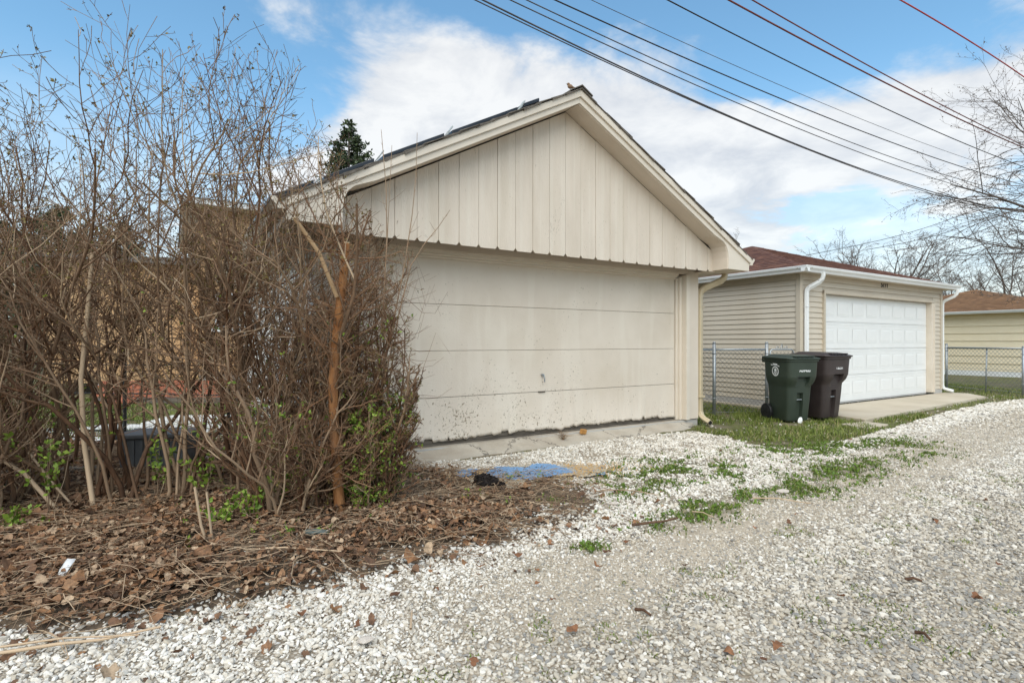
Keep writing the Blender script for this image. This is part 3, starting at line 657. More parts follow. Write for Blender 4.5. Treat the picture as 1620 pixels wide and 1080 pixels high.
        MB().prism([(ue + s * (.004 + a), 2.545 + b_) for a, b_ in prof], 'y', VF + .01, 6.5).build('eave_gutter', m_trim, g)
        MB().prism([(ue + s * (.004 + a), 2.545 + b_) for a, b_ in prof[:6]], 'y', VF + .004, VF + .012).build('gutter_end_cap', m_trim, g)
        x0, x1 = sorted((UC, ue + s * .03))
        # roof deck and shingle courses with a ragged rake end
        d0 = [(UC, ztop(UC) - .004), (ue + s * .03, ztop(ue + s * .03) - .004), (ue + s * .03, ztop(ue + s * .03) + .012), (UC, ztop(UC) + .012)]
        MB().prism(d0, 'y', VF - .012 + .02, 6.5).build('roof_deck', m_shingle_old, g)
        nc = 17; d1 = 3.30
        for k in range(nc):
            a, b_ = d1 * k / nc, d1 * (k + 1) / nc + .035; a2, b2 = up(a), up(min(b_, d1))
            p = [(a2, ztop(a2) + .013), (b2, ztop(b2) + .016), (b2, ztop(b2) + .029), (a2, ztop(a2) + .017)]
            MB().prism(p, 'y', VF - rnd(.004, .045), 6.5).build('shingle_course', m_shingle_old, g)
            if rnd(0, 1) < .75:
                p = [(a2, ztop(a2) + .004), (b2, ztop(b2) + rnd(-.014, .006)), (b2, ztop(b2) + .012), (a2, ztop(a2) + .012)]
                MB().prism(p, 'y', VF - rnd(.015, .04), VF + .1).build('shingle_edge', m_shingle_old, g)
    MB().prism([(UC - .16, ztop(UC - .16) + .03), (UC, ztop(UC) + .034), (UC + .16, ztop(UC + .16) + .03), (UC + .16, ztop(UC + .16) + .042), (UC, ztop(UC) + .048), (UC - .16, ztop(UC - .16) + .042)], 'y', VF - .04, 6.5).build('ridge_cap', m_shingle_old, g)
    # downspout on the right corner
    rect = lambda w, d, c=.012: [(-w + c, -d), (w - c, -d), (w, -d + c), (w, d - c), (w - c, d), (-w + c, d), (-w, d - c), (-w, -d + c)]
    path = [(.80, -.30, 2.45), (.80, -.30, 2.36), (.785, -.295, 2.30), (.74, -.27, 2.25), (.53, -.14, 2.14), (.48, -.105, 2.09), (.465, -.095, 2.02), (.465, -.095, .32), (.465, -.10, .22), (.462, -.13, .16), (.45, -.20, .115), (.435, -.31, .075)]
    ds = MB().sweep(rect(.046, .036), path, (.3, -1, .2)).build('downspout', m_downtan, g, 0); 
    MB().box(.405, .525, -.150, -.045, .44, .475).build('strap', m_downtan, ds, .003); MB().box(.412, .518, -.142, -.05, 1.84, 1.85).build('joint_band', m_downtan, ds, .002)
    MB().sweep(rect(.037, .028), [(.4362, -.300, .079), (.4345, -.3135, .0735)], (.3, -1, .2)).build('outlet', m_black, ds)
build_cream()
# black panels on the left slope, edge-on above the rake
def build_panels():
    marks = [Mu(x, VF) for x in (416, 505, 601, 712, 828)]
    labels = ['lowest black roof panel near the hedge side of the cream roof', 'second black roof panel above the cream rake, counted from the eave', 'black roof panel above the cream rake between two grey brackets', 'topmost black roof panel above the cream rake, nearest the ridge']
    for i in range(4):
        u0, u1 = marks[i] + .06, marks[i + 1] - .03; z = lambda u: ztop(u) + .034
        t = thing('roof_panel', labels[i], 'roof panel', (*MP, 0), YAW, 'black panels on the cream garage roof')
        MB().prism([(u0, z(u0)), (u1, z(u1)), (u1, z(u1) + .042), (u0, z(u0) + .042)], 'y', -.66, .95).build('frame', m_panelblk, t, .006)
        MB().prism([(u0 + .03, z(u0 + .03) + .043), (u1 - .03, z(u1 - .03) + .043), (u1 - .03, z(u1 - .03) + .046), (u0 + .03, z(u0 + .03) + .046)], 'y', -.63, .92).build('cell_sheet', m_glass, t)
        b0, b1 = u1 + .005, u1 + .085
        MB().prism([(b0 - .02, z(b0) - .03), (b1, z(b1) + .065), (b1, z(b1) + .085), (b0 + .03, z(b0 + .03) + .02), (b0 - .03, z(b0 - .03) - .01)], 'y', -.69, -.62).build('bracket', m_greybr, t, .003)
        for uu in (u0 + .1, u1 - .1): MB().box(uu - .02, uu + .02, -.55, -.5, ztop(uu) + .02, z(uu) + .01).build('foot', m_steel, t)
    u0 = marks[4] + .06; u1 = u0 + .22; z = lambda u: ztop(u) + .046
    t = thing('roof_pipe', 'short black pipe stub above the topmost roof panel', 'pipe', (*MP, 0), YAW)
    MB().prism([(u0, z(u0)), (u1, z(u1)), (u1, z(u1) + .05), (u0, z(u0) + .05)], 'y', -.64, .6).build('tube', m_panelblk, t, .01)
    MB().box(u0 + .05, u0 + .09, -.6, -.55, ztop(u0 + .07) + .02, z(u0 + .07) + .01).build('foot', m_steel, t)
build_panels()
def ico_blob(name, balls, material, parent, noise=0, seed=0, sub=3):
    """union of ellipsoids as one remeshed skin"""
    bm = bmesh.new(); r = random.Random(seed)
    for c, s in balls:
        bmesh.ops.create_icosphere(bm, subdivisions=sub, radius=1, matrix=Matrix.Translation(c) @ Matrix.Diagonal((*s, 1)))
    for v in bm.verts:
        if noise: v.co += Vector((r.gauss(0, 1), r.gauss(0, 1), r.gauss(0, 1))) * noise
    me = bpy.data.meshes.new(name); bm.to_mesh(me); bm.free()
    o = link(name, me, material, parent)
    return o
def build_bird():
    u = Mu(902, -.70); p = np.array(MP) + u * A2 + (-.70) * N2; z = ztop(u) + .03
    t = thing('bird', 'small brown bird perched on the cream garage roof by the peak', 'bird', (p[0], p[1], z), math.radians(20))
    m_b = mat('brown_feather', (.16, .09, .05), (.30, .19, .12), 60, .8); m_h = mat('rusty_head', (.2, .075, .05), (.26, .1, .07), 60, .8)
    o = ico_blob('body', [((0, 0, .055), (.034, .022, .027)), ((-.022, 0, .078), (.019, .017, .019)), ((.03, 0, .05), (.026, .013, .014))], m_b, t, 0, 1, 2); rm = o.modifiers.new('r', 'REMESH'); rm.mode = 'VOXEL'; rm.voxel_size = .004; rm.use_smooth_shade = True
    MB().cyl((-.045, 0, .078), 'x', .0005, .016, 8, .005).build('beak', m_black, t)
    MB().prism([(.05, .046), (.10, .036), (.10, .042), (.05, .054)], 'y', -.009, .009).build('tail', m_b, t)
    for s in (-1, 1): MB().tube([(.004, s * .009, .035), (.0, s * .010, .015), (-.004, s * .011, -.002)], .0018, 5, (1, 0, 0)).build('leg', m_black, t)
build_bird()

# ------------------------------------------------------------------ vinyl garage next door
GP = (5.996, 10.588)
def build_vinyl():
    g = thing('beige_vinyl_garage', 'beige vinyl sided garage with white panelled door and red brown hip roof', 'garage', (*GP, 0), YAW)
    UL, UR, VW, VE = -.85, 5.26, -.10, 6.1; DW = 4.66
    MB().box(UL + .02, -.02, VW + .02, VE, .10, 2.6).box(DW + .02, UR - .02, VW + .02, VE, .10, 2.6).box(-.02, DW + .02, VW + .02, VE, 2.28, 2.6).build('wall', m_vtrim, g)
    MB().box(UL - .005, -.09, VW - .005, VE, -.1, .155).box(DW + .14, UR + .005, VW - .005, VE, -.1, .155).build('foundation', m_found, g, .004)
    MB().box(UL - .10, UL - .006, VW + .3, VE, -.1, .045).build('footing', m_pad, g, .006)
    H_ = .1; sec = lambda s=1: [(0, H_ + .012), (-.020, .004), (-.016, -.002), (0, .0)]
    # boards: left wall, two strips beside the door, full courses over the door
    left = MB().prism([(UL + .02 + a, b) for a, b in sec()], 'y', VW + .05, VE - .05).mesh('siding_board')
    s1 = MB().prism([(VW + .02 + a, b) for a, b in sec()], 'x', UL + .085, -.085).mesh('siding_board')
    s2 = MB().prism([(VW + .02 + a, b) for a, b in sec()], 'x', DW + .135, UR - .075).mesh('siding_board')
    s3 = MB().prism([(VW + .02 + a, b) for a, b in sec()], 'x', UL + .085, UR - .075).mesh('siding_board')
    for k in range(23):
        z = .165 + k * .1
        for me, ok in ((left, True), (s1, z < 2.30), (s2, z < 2.30), (s3, z >= 2.30)):
            if ok: o = link('siding_board', me, m_vinyl, g); o.location.z = z
    MB().box(UL + .085, UR - .075, VW - .012, VW + .02, 2.468, 2.575).build('frieze_board', m_vinyl, g, .003)
    MB().box(UL - .012, UL + .02, VW + .05, VE, 2.468, 2.575).build('frieze_board', m_vinyl, g, .003)
    for u in (UL, UR): 
        s = -1 if u == UL else 1; x0, x1 = sorted((u + s * .012, u - s * .085)); MB().box(x0, x1, VW - .014, VW + .02, .15, 2.57).box(*sorted((u + s * .014, u - s * .012)), VW - .012, VW + .075, .15, 2.57).build('corner_post', m_vtrim, g, .003)
    # door opening
    for x0, x1, v in ((-.085, -.03, -.135), (-.03, -.004, -.118)): MB().box(x0, x1, v, .02, .10, 2.30).build('door_casing', m_vtrim, g, .003)
    for x0, x1, v in ((DW + .10, DW + .135, -.135), (DW + .06, DW + .10, -.12), (DW + .004, DW + .06, -.115)): MB().box(x0, x1, v, .03, .10, 2.30).build('door_casing', m_trim, g, .003)
    MB().box(-.085, DW + .135, -.138, .02, 2.235, 2.30).build('door_head', m_vtrim, g, .004)
    door = MB()
    for k in range(4): door.box(0, DW, .0, .04, .095 + k * .535, .095 + (k + 1) * .535 - .012).box(0, DW, .012, .04, .095 + (k + 1) * .535 - .012, .095 + (k + 1) * .535)
    door = door.build('sectional_door', m_gdoor, g, .004)
    # raised panel: sunk bevel frame and flat field
    w, h = .46, .30; V, Fc = [], []
    for i, (e, v) in enumerate(((0, -.001), (.016, .0012), (.05, -.003))):
        V += [(e, v, e), (w - e, v, e), (w - e, v, h - e), (e, v, h - e)]
    for i in range(2):
        for j in range(4): Fc.append((i * 4 + j, i * 4 + (j + 1) % 4, i * 4 + 4 + (j + 1) % 4, i * 4 + 4 + j))
    pm = bpy.data.meshes.new('panel'); pm.from_pydata([(x, v - .0032, z) for x, v, z in V], [], Fc + [(8, 9, 10, 11)])
    pitch = DW / 8
    for r in range(4):
        for c in range(8):
            o = link('panel', pm, m_gdoor, door); o.location = (c * pitch + (pitch - w) / 2, 0, .095 + r * .535 + .115)
    for k in range(1, 4):
        for dz in (-.055, -.03, .03): MB().box(.01, DW - .01, -.004, .001, .095 + k * .535 + dz - .006, .095 + k * .535 + dz).build('section_rib', m_gdoor, door)
    MB().box(0, DW, -.002, .03, .062, .094).build('bottom_seal', m_found, door)
    # number over the door
    cu = bpy.data.curves.new('n', 'FONT'); cu.body = '5771'; cu.size = .165; cu.extrude = .004; cu.align_x = 'CENTER'; cu.space_character = .98
    to = bpy.data.objects.new('n', cu); COL.objects.link(to); bpy.context.view_layer.update(); me = bpy.data.meshes.new_from_object(to.evaluated_get(bpy.context.evaluated_depsgraph_get())); bpy.data.objects.remove(to)
    Mx = Matrix.Translation((Gu(1398, VW), VW - .018, 2.478)) @ Matrix.Rotation(math.radians(90), 4, 'X'); me.transform(Mx); me.materials.clear(); link('house_number', me, m_black, g)
    # eaves
    EO, EF = .40, .30
    ex0, ex1, ev0, ev1 = UL - .22, UR + .16, VW - .20, VE + .22
    MB().box(ex0, ex1, ev0, ev1, 2.565, 2.578).build('soffit', m_vtrim, g)
    prof = [(0, 0), (0, -.105), (.06, -.105), (.075, -.065), (.105, -.045), (.115, -.012), (.115, 0)]
    MB().prism([(ev0 - .003 - a, 2.668 + b) for a, b in prof], 'x', ex0 - .112, ex1 + .10).build('front_gutter', m_white, g)
    MB().prism([(ex0 - .003 - a, 2.667 + b) for a, b in prof], 'y', ev0 - .11, ev1).build('side_gutter', m_white, g)
    MB().prism([(ex1 + .003 + a, 2.667 + b) for a, b in prof], 'y', ev0 - .09, ev1).build('side_gutter', m_white, g)
    ap = (2.2, 2.95, 3.80); c = [(ex0 - .03, ev0 - .03, 2.66), (ex1 + .03, ev0 - .03, 2.66), (ex1 + .03, ev1 + .03, 2.66), (ex0 - .03, ev1 + .03, 2.66)]
    for i in range(4):
        a, b = c[i], c[(i + 1) % 4]; MB().add([a, b, ap, (a[0], a[1], a[2] - .03), (b[0], b[1], b[2] - .03), (ap[0], ap[1], ap[2] - .03)], [(0, 1, 2), (5, 4, 3), (0, 3, 4, 1)]).build('roof_slope', m_shingle_red, g)
        p0, p1 = Vector(a), Vector(ap); n = 16
        for k in range(n):
            q0 = p0.lerp(p1, k / n); q1 = p0.lerp(p1, min(1, (k + 1.3) / n)); d = (p1 - p0).normalized(); sd = d.cross(Vector((0, 0, 1))).normalized() * .13; u = Vector((0, 0, .012)); dn = Vector((0, 0, -.045))
            MB().add([q0 + sd + dn + u, q0 + u * 2, q0 - sd + dn + u, q1 + sd + dn + u * .4, q1 + u * 1.2, q1 - sd + dn + u * .4], [(0, 1, 4, 3), (1, 2, 5, 4), (0, 1, 2)]).build('hip_shingle', m_shingle_red, g)
    # courses of shingles: thin raised strips on the two slopes in view
    for i in (0, 3):
        a, b = Vector(c[i]), Vector(c[(i + 1) % 4]); P = Vector(ap); n = 20
        for k in range(1, n):
            f0, f1 = k / n, (k + .94) / n; l0, r0 = a.lerp(P, f0), b.lerp(P, f0); l1, r1 = a.lerp(P, f1), b.lerp(P, f1); u = Vector((0, 0, .014)); u2 = Vector((0, 0, .003))
            MB().add([l0 + u, r0 + u, r1 + u2, l1 + u2, l0, r0], [(0, 1, 2, 3), (4, 5, 1, 0)]).build('shingle_course', m_shingle_red, g)
    rect = lambda w, d, c=.012: [(-w + c, -d), (w - c, -d), (w, -d + c), (w, d - c), (w - c, d), (-w + c, d), (-w, d - c), (-w, -d + c)]
    def spout(path, nm='downspout', z=1.95):
        o = MB().sweep(rect(.042, .034), path, (.3, -1, .2)).build(nm, m_white, g); x, y, _ = path[-5]
        MB().box(x - .047, x + .047, y - .042, y + .036, z, z + .008).build('joint_band', m_white, o)
    v = VW - .055
    spout([(-.56, -.365, 2.58), (-.56, -.365, 2.52), (-.565, -.35, 2.46), (-.59, -.30, 2.40), (-.70, v - .03, 2.31), (-.725, v, 2.25), (-.73, v, 2.18), (-.73, v, .30), (-.73, v - .01, .2), (-.73, v - .05, .14), (-.73, v - .2, .09)])
    spout([(5.40, -.365, 2.58), (5.40, -.365, 2.52), (5.395, -.35, 2.46), (5.38, -.30, 2.40), (5.335, -.13, 2.31), (5.33, -.09, 2.25), (5.33, -.085, 2.18), (5.33, -.085, .32), (5.33, -.09, .22), (5.335, -.13, .16), (5.35, -.30, .11)])
def Gu(px, v):
    d = np.array([(px - CX) / F, 1.]); P = np.array(GP); t = (v + P @ N2) / (d @ N2); return float((t * d - P) @ A2)
build_vinyl()
def glob(u, v): p = np.array(GP) + u * A2 + v * N2; return (float(p[0]), float(p[1]))
def build_pad():
    m = MB().prism([glob(-.95, -.106), glob(-1.3, -1.42), glob(5.0, -1.02), glob(5.62, -.5), glob(5.5, -.106)], 'z', -.1, .066)
    tag(m.build('concrete_pad', m_pad, None, .01), kind='structure')
    m = MB().prism([glob(-1.9, -1.36), glob(-2.1, -1.80), glob(-1.35, -1.78), glob(-1.32, -1.44)], 'z', -.1, .04)
    tag(m.build('concrete_strip', m_pad, None, .01), kind='structure')
build_pad()

# ------------------------------------------------------------------ yellow garage beyond
def build_yellow():
    g = thing('yellow_garage', 'pale yellow garage with brown hip roof far down the alley', 'garage', (*GP, 0), YAW)
    U0, U1, V0, V1 = 15.5, 22.1, .2, 6.9
    MB().box(U0 + .02, U1, V0 + .02, V1, .1, 2.5).build('wall', m_yellow, g)
    MB().box(U0 - .01, U1, V0 - .01, V1, -.1, .2).build('foundation', mat('white_footing', (.7, .69, .66), (.78, .77, .75), 3, .8), g)
    bd = MB().prism([(U0 + .02, .30), (U0 - .012, .006), (U0 + .02, 0)], 'y', V0, V1).mesh('siding_board')
    for k in range(8): o = link('siding_board', bd, m_yellow, g); o.location.z = .2 + k * .285
    c = [(U0 - .35, V0 - .35, 2.46), (U1 + .35, V0 - .35, 2.46), (U1 + .35, V1 + .35, 2.46), (U0 - .35, V1 + .35, 2.46)]; ap = (18.8, 3.5, 3.55)
    for i in range(4):
        a, b = c[i], c[(i + 1) % 4]; MB().add([a, b, ap, (a[0], a[1], a[2] - .03), (b[0], b[1], b[2] - .03), (ap[0], ap[1], ap[2] - .03)], [(0, 1, 2), (5, 4, 3), (0, 3, 4, 1)]).build('roof_slope', m_shingle_brown, g)
        d = (Vector(ap) - Vector(a)).normalized(); sd = d.cross(Vector((0, 0, 1))).normalized() * .14; z = Vector((0, 0, 1)); A_, P = Vector(a), Vector(ap)
        MB().add([A_ + sd - z * .03, A_ + z * .03, A_ - sd - z * .03, P + sd - z * .03, P + z * .03, P - sd - z * .03], [(0, 1, 4, 3), (1, 2, 5, 4), (0, 2, 1)]).build('hip_cap', m_shingle_brown, g)
    for i in (3,):
        a, b = Vector(c[i]), Vector(c[(i + 1) % 4]); P = Vector(ap); n = 18
        for k in range(1, n):
            f0, f1 = k / n, (k + .94) / n; l0, r0 = a.lerp(P, f0), b.lerp(P, f0); l1, r1 = a.lerp(P, f1), b.lerp(P, f1); u = Vector((0, 0, .015)); u2 = Vector((0, 0, .003))
            MB().add([l0 + u, r0 + u, r1 + u2, l1 + u2, l0, r0], [(0, 1, 2, 3), (4, 5, 1, 0)]).build('shingle_course', m_shingle_brown, g)
    MB().box(U0 - .33, U1 + .33, V0 - .33, V1 + .33, 2.38, 2.395).build('soffit', m_yellow, g)
    prof = [(0, 0), (0, -.10), (.06, -.10), (.075, -.065), (.10, -.045), (.11, 0)]
    MB().prism([(U0 - .345 - a, 2.475 + b) for a, b in prof], 'y', V0 - .35, V1 + .35).build('gutter', m_white, g)
    MB().box(U0 - .345, U0 - .31, V0 - .33, V1 + .33, 2.38, 2.44).build('fascia', mat('dark_fascia', (.06, .05, .045), (.09, .08, .07), 4, .7), g)
    sv = thing('roof_vent', 'low grey box vent on the brown roof of the yellow garage', 'vent', (*GP, 0), YAW)
    u, v, z = 18.05, 4.75, 3.02
    MB().prism([(u - .22, z - .02), (u + .22, z + .11), (u + .22, z + .2), (u - .22, z + .12)], 'y', v - .26, v + .26).build('hood', m_steel, sv, .01)
    MB().prism([(u - .29, z - .06), (u + .28, z + .12), (u + .28, z + .14), (u - .29, z - .03)], 'y', v - .32, v + .32).build('flashing', m_greybr, sv)
build_yellow()

# ------------------------------------------------------------------ chain-link fences
def chain(panel_parent, p0, p1, z0, z1, cell=.058, r=.0024):
    p0, p1 = Vector(p0), Vector(p1); L = (p1 - p0).length; d = (p1 - p0) / L; Hh = z1 - z0; polys = []
    k = -Hh
    while k < L:
        for s in (0, 1):
            a0, a1 = max(k, 0), min(k + Hh, L)
            if a1 - a0 < .01: continue
            za, zb = (z0 + a0 - k, z0 + a1 - k) if s == 0 else (z1 - (a0 - k), z1 - (a1 - k))
            A_, B_ = p0 + d * a0, p0 + d * a1; polys.append(([(A_.x, A_.y, za), (B_.x, B_.y, zb)], [r, r], .5))
        k += cell * 1.414
    V, Fc, T = tubes(polys, 4); me = npmesh('mesh_wire', V, Fc, {'tone': T}); return tag(link('chain_mesh', me, m_mesh, panel_parent), kind='stuff')
def post(parent, x, y, h, r=.028, name='post'):
    MB().cyl((x, y, h / 2 - .05), 'z', r, h + .1, 14).cyl((x, y, h + .012), 'z', r * 1.12, .03, 14, r * .6).cyl((x, y, h * .86), 'z', r * 1.15, .02, 14).cyl((x, y, .3), 'z', r * 1.15, .02, 14).build(name, m_steel, parent, 0, True)
def build_fences():
    f = thing('chain_link_fence', 'galvanised chain link fence between the cream and beige garages', 'fence')
    a, b, c = (2.98, 9.56), (3.60, 9.68), (4.62, 9.86); 
    post(f, *b, 1.28); post(f, *c, 1.28)
    for p, q in ((a, b), (b, c)): MB().tube([(*p, 1.165), (*q, 1.165)], .019, 10).build('top_rail', m_steel, f, 0, True)
    chain(f, (*a, 0), (*b, 0), .04, 1.19); chain(f, (*b, 0), (*c, 0), .04, 1.19)
    for p, q in ((a, b), (b, c)): MB().tube([(*p, .05), (*q, .05)], .003, 6).build('tension_wire', m_steel, f)
    g = thing('fence_gate', 'narrow chain link gate with looped scroll top behind the bins', 'gate')
    d = Vector((5.20, 10.02)) - Vector((4.68, 9.88)); p0 = Vector((4.68, 9.88))
    P = lambda s, z: (p0.x + d.x * s, p0.y + d.y * s, z)
    MB().tube([P(.02, .08), P(.02, 1.08), P(.04, 1.14), P(.10, 1.165), P(.88, 1.165), P(.95, 1.14), P(.98, 1.08), P(.98, .08), P(.02, .08)], .016, 10, (-d.y, d.x, 0)).build('frame', m_steel, g, 0, True)
    chain(g, P(.04, 0), P(.96, 0), .1, 1.13)
    for s0 in (.36, .54, .72):
        MB().tube([P(s0 - .11, 1.18), P(s0 - .08, 1.205), P(s0 - .03, 1.225 if s0 != .54 else 1.27), P(s0, 1.20), P(s0 - .02, 1.185)], .007, 6, (-d.y, d.x, 0)).build('scroll', m_steel, g, 0, True)
    for z in (.3, .95): MB().cyl(P(.0, z), 'z', .022, .05, 10).build('hinge', m_steel, g)
    f = thing('chain_link_fence', 'galvanised chain link fence running beside the yellow garage lawn', 'fence')
    a, b = (11.95, 14.95), (12.16, 12.92); post(f, *a, 1.24, .03); post(f, *b, 1.18, .034)
    m_ = ((a[0] + b[0]) / 2 + .0, (a[1] + b[1]) / 2 - .1); MB().tube([(m_[0], m_[1], -.05), (m_[0] + .03, m_[1], 1.15)], .016, 8, (1, 0, 0)).build('line_post', m_steel, f, 0, True)
    MB().tube([(*a, 1.15), (*b, 1.15)], .02, 10).build('top_rail', m_steel, f, 0, True); chain(f, (*a, 0), (*b, 0), .03, 1.14, .075, .0032)
    for z in (.1, .62): MB().tube([(*a, z), (*b, z)], .004, 6).build('tension_wire', m_steel, f)
build_fences()

# ------------------------------------------------------------------ wheeled carts
def text_mesh(body, size, extrude=.001):
    cu = bpy.data.curves.new('t', 'FONT'); cu.body = body; cu.size = size; cu.extrude = extrude; cu.align_x = 'CENTER'; cu.offset = size * .02
    to = bpy.data.objects.new('t', cu); COL.objects.link(to); bpy.context.view_layer.update(); me = bpy.data.meshes.new_from_object(to.evaluated_get(bpy.context.evaluated_depsgraph_get())); bpy.data.objects.remove(to); me.materials.clear(); return me
def build_cart(label, loc, rz, m_body, code):
    t = thing('wheeled_cart', label, 'trash cart', loc, rz, 'wheeled carts beside the driveway pad')
    # loft: z, half width, y front, y back, corner radius, notch half width, notch depth
    lev = [(.02, .205, -.235, .20, .05, .055, .05), (.05, .215, -.245, .21, .06, .055, .055), (.33, .232, -.274, .229, .065, .055, .055), (.365, .234, -.277, .231, .065, .048, .055), (.465, .238, -.285, .236, .065, .048, .050), (.478, .239, -.286, .237, .065, .048, .0),
           (.545, .243, -.290, .240, .068, .07, .0), (.585, .246, -.296, .243, .07, .085, .006), (.655, .268, -.350, .258, .075, .11, .052), (.728, .283, -.376, .268, .08, .11, .078), (.740, .284, -.378, .269, .08, .11, .0), (.98, .297, -.392, .280, .08, .11, .0), (.985, .312, -.408, .295, .085, .11, .0), (1.02, .314, -.410, .297, .085, .11, .0)]
    V = []; n = None
    for z, hw, yf, yb, cr, nw, ndp in lev:
        ring = []
        def arc(cx, cy, a0): return [(cx + cr * math.cos(math.radians(a0 + k * 22.5)), cy + cr * math.sin(math.radians(a0 + k * 22.5))) for k in range(5)]
        ring += arc(-hw + cr, yf + cr, 180); ring += [(-nw - .012, yf), (-nw, yf + ndp), (0, yf + ndp), (nw, yf + ndp), (nw + .012, yf)]
        ring += arc(hw - cr, yf + cr, 270); ring += [(hw, 0)]; ring += arc(hw - cr, yb - cr, 0); ring += [(0, yb)]; ring += arc(-hw + cr, yb - cr, 90); ring += [(-hw, 0)]
        n = len(ring); V += [(x, y, z) for x, y in ring]
    Fc = [(i * n + j, i * n + (j + 1) % n, (i + 1) * n + (j + 1) % n, (i + 1) * n + j) for i in range(len(lev) - 1) for j in range(n)] + [tuple(range(n))]
    body = MB().add(V, Fc).build('body', m_body, t, 0); shade(body.data); es = body.modifiers.new('edge', 'EDGE_SPLIT'); es.split_angle = math.radians(32)
    # lid: rim sheet with a raised tray
    lv = [(1.012, 0, 0), (1.024, .018, 0), (1.036, .018, 0), (1.046, -.01, .0), (1.052, -.05, 0), (1.072, -.075, 0), (1.078, -.11, 0)]
    def rr(hw, yf, yb, cr): 
        o = []
        for cx, cy, a0 in ((-hw + cr, yf + cr, 180), (hw - cr, yf + cr, 270), (hw - cr, yb - cr, 0), (-hw + cr, yb - cr, 90)): o += [(cx + cr * math.cos(math.radians(a0 + k * 22.5)), cy + cr * math.sin(math.radians(a0 + k * 22.5))) for k in range(5)]
        return o
    V = []
    for z, g, _ in lv: V += [(x, y, z + (.022 * (y + .4) / .7 if z > 1.03 else 0)) for x, y in rr(.314 + g, -.41 - g, .297 + g, .085)]
    n = 20; Fc = [(i * n + j, i * n + (j + 1) % n, (i + 1) * n + (j + 1) % n, (i + 1) * n + j) for i in range(len(lv) - 1) for j in range(n)] + [tuple(range(len(V) - 1, len(V) - n - 1, -1)), tuple(range(n))]
    lid = MB().add(V, Fc).build('lid', m_body, t); es = lid.modifiers.new('b', 'BEVEL'); es.width = .006; es.segments = 2; es.limit_method = 'ANGLE'
    MB().box(-.2, .2, -.40, -.30, 1.058, 1.076).build('lid_grip', m_body, lid, .008)
    for x in (-.14, -.05, .05, .14): MB().box(x - .018, x + .018, -.412, -.398, 1.046, 1.058).build('lid_slot', m_black, lid)
    hd = MB().tube([(-.23, .35, 1.0), (.23, .35, 1.0)], .016, 10)
    for x in (-.23, 0, .23): hd.box(x - .015, x + .015, .27, .37, .955, 1.03)
    hd.build('handle', m_body, t, .004)
    MB().box(-.055, .055, yf_at(.365) + .010, yf_at(.365) + .030, .357, .373).build('catch_bar', m_steel, t, .003)
    for s in (-1, 1):
        w = MB().cyl((s * .262, .215, .135), 'x', .135, .055, 28).build('wheel', m_black, t, .012)
        MB().cyl((s * .292, .215, .135), 'x', .095, .006, 24).build('hub', m_body if False else m_dark, w)
        for k in range(6):
            a = math.pi * k / 3; MB().sweep([(-.012, -.004), (.012, -.004), (.012, .004), (-.012, .004)], [(s * .297, .215, .135), (s * .297, .215 + .09 * math.cos(a), .135 + .09 * math.sin(a))], (1, 0, 0)).build('spoke', m_black, w)
    MB().cyl((0, .215, .135), 'x', .011, .56, 10).build('axle', m_steel, t)
    # seal printed on both flanks
    for s in (-1, 1):
        e = MB(); k = 36; R = .082
        def ring(r0, r1, a0=0, a1=360, c=(0, 0)):
            st = max(3, int(k * (a1 - a0) / 360)); P = []
            for i in range(st + 1):
                a = math.radians(a0 + (a1 - a0) * i / st); P += [(c[0] + r0 * math.cos(a), c[1] + r0 * math.sin(a)), (c[0] + r1 * math.cos(a), c[1] + r1 * math.sin(a))]
            e.add([(0, p[0], p[1]) for p in P], [(2 * i, 2 * i + 1, 2 * i + 3, 2 * i + 2) for i in range(st)])
        ring(.062, R); ring(.0, .030, 0, 360, (.004, .018)); ring(.034, .040, 200, 340, (.004, .012)); ring(.0, .016, 0, 360, (-.02, -.03)); ring(.010, .022, 10, 250, (.022, -.036)); ring(.03, .045, 230, 300, (0, -.004))
        for y0, z0, y1, z1, hh in ((-.105, .098, -.06, .088, .018), (-.055, .100, .055, .092, .030), (.06, .082, .105, .072, .018)): e.add([(0, y0, z0), (0, y1, z1), (0, y1, z1 + hh), (0, y0, z0 + hh)], [(0, 1, 2, 3)])
        e.v = [(s * (.284 + .013 * (q[2] + .82 - .74) / .24 + .0022), -.04 + s * q[1], .82 + q[2]) for q in e.v]; me = e.mesh('seal_print'); o = link('seal_print', me, m_print, t)
    me = text_mesh(code, .068); o = link('code_print', me, m_print, t); o.location = (.01, -.3855, .82); o.rotation_euler = (math.radians(85.6), 0, 0)
    return t
def yf_at(z): return -.245 - (.283 - .245) * (z - .05) / (.475 - .05)
build_cart('dark green wheeled trash cart standing in the grass, nearest the cream garage', (4.50, 8.86, .03), math.radians(12.8), m_cartg, 'A09400').scale = (.93, .93, .98)
build_cart('dark brown wheeled trash cart right behind the green one, next to the white door', (5.13, 9.13, .045), math.radians(24), m_cartb, '13251')
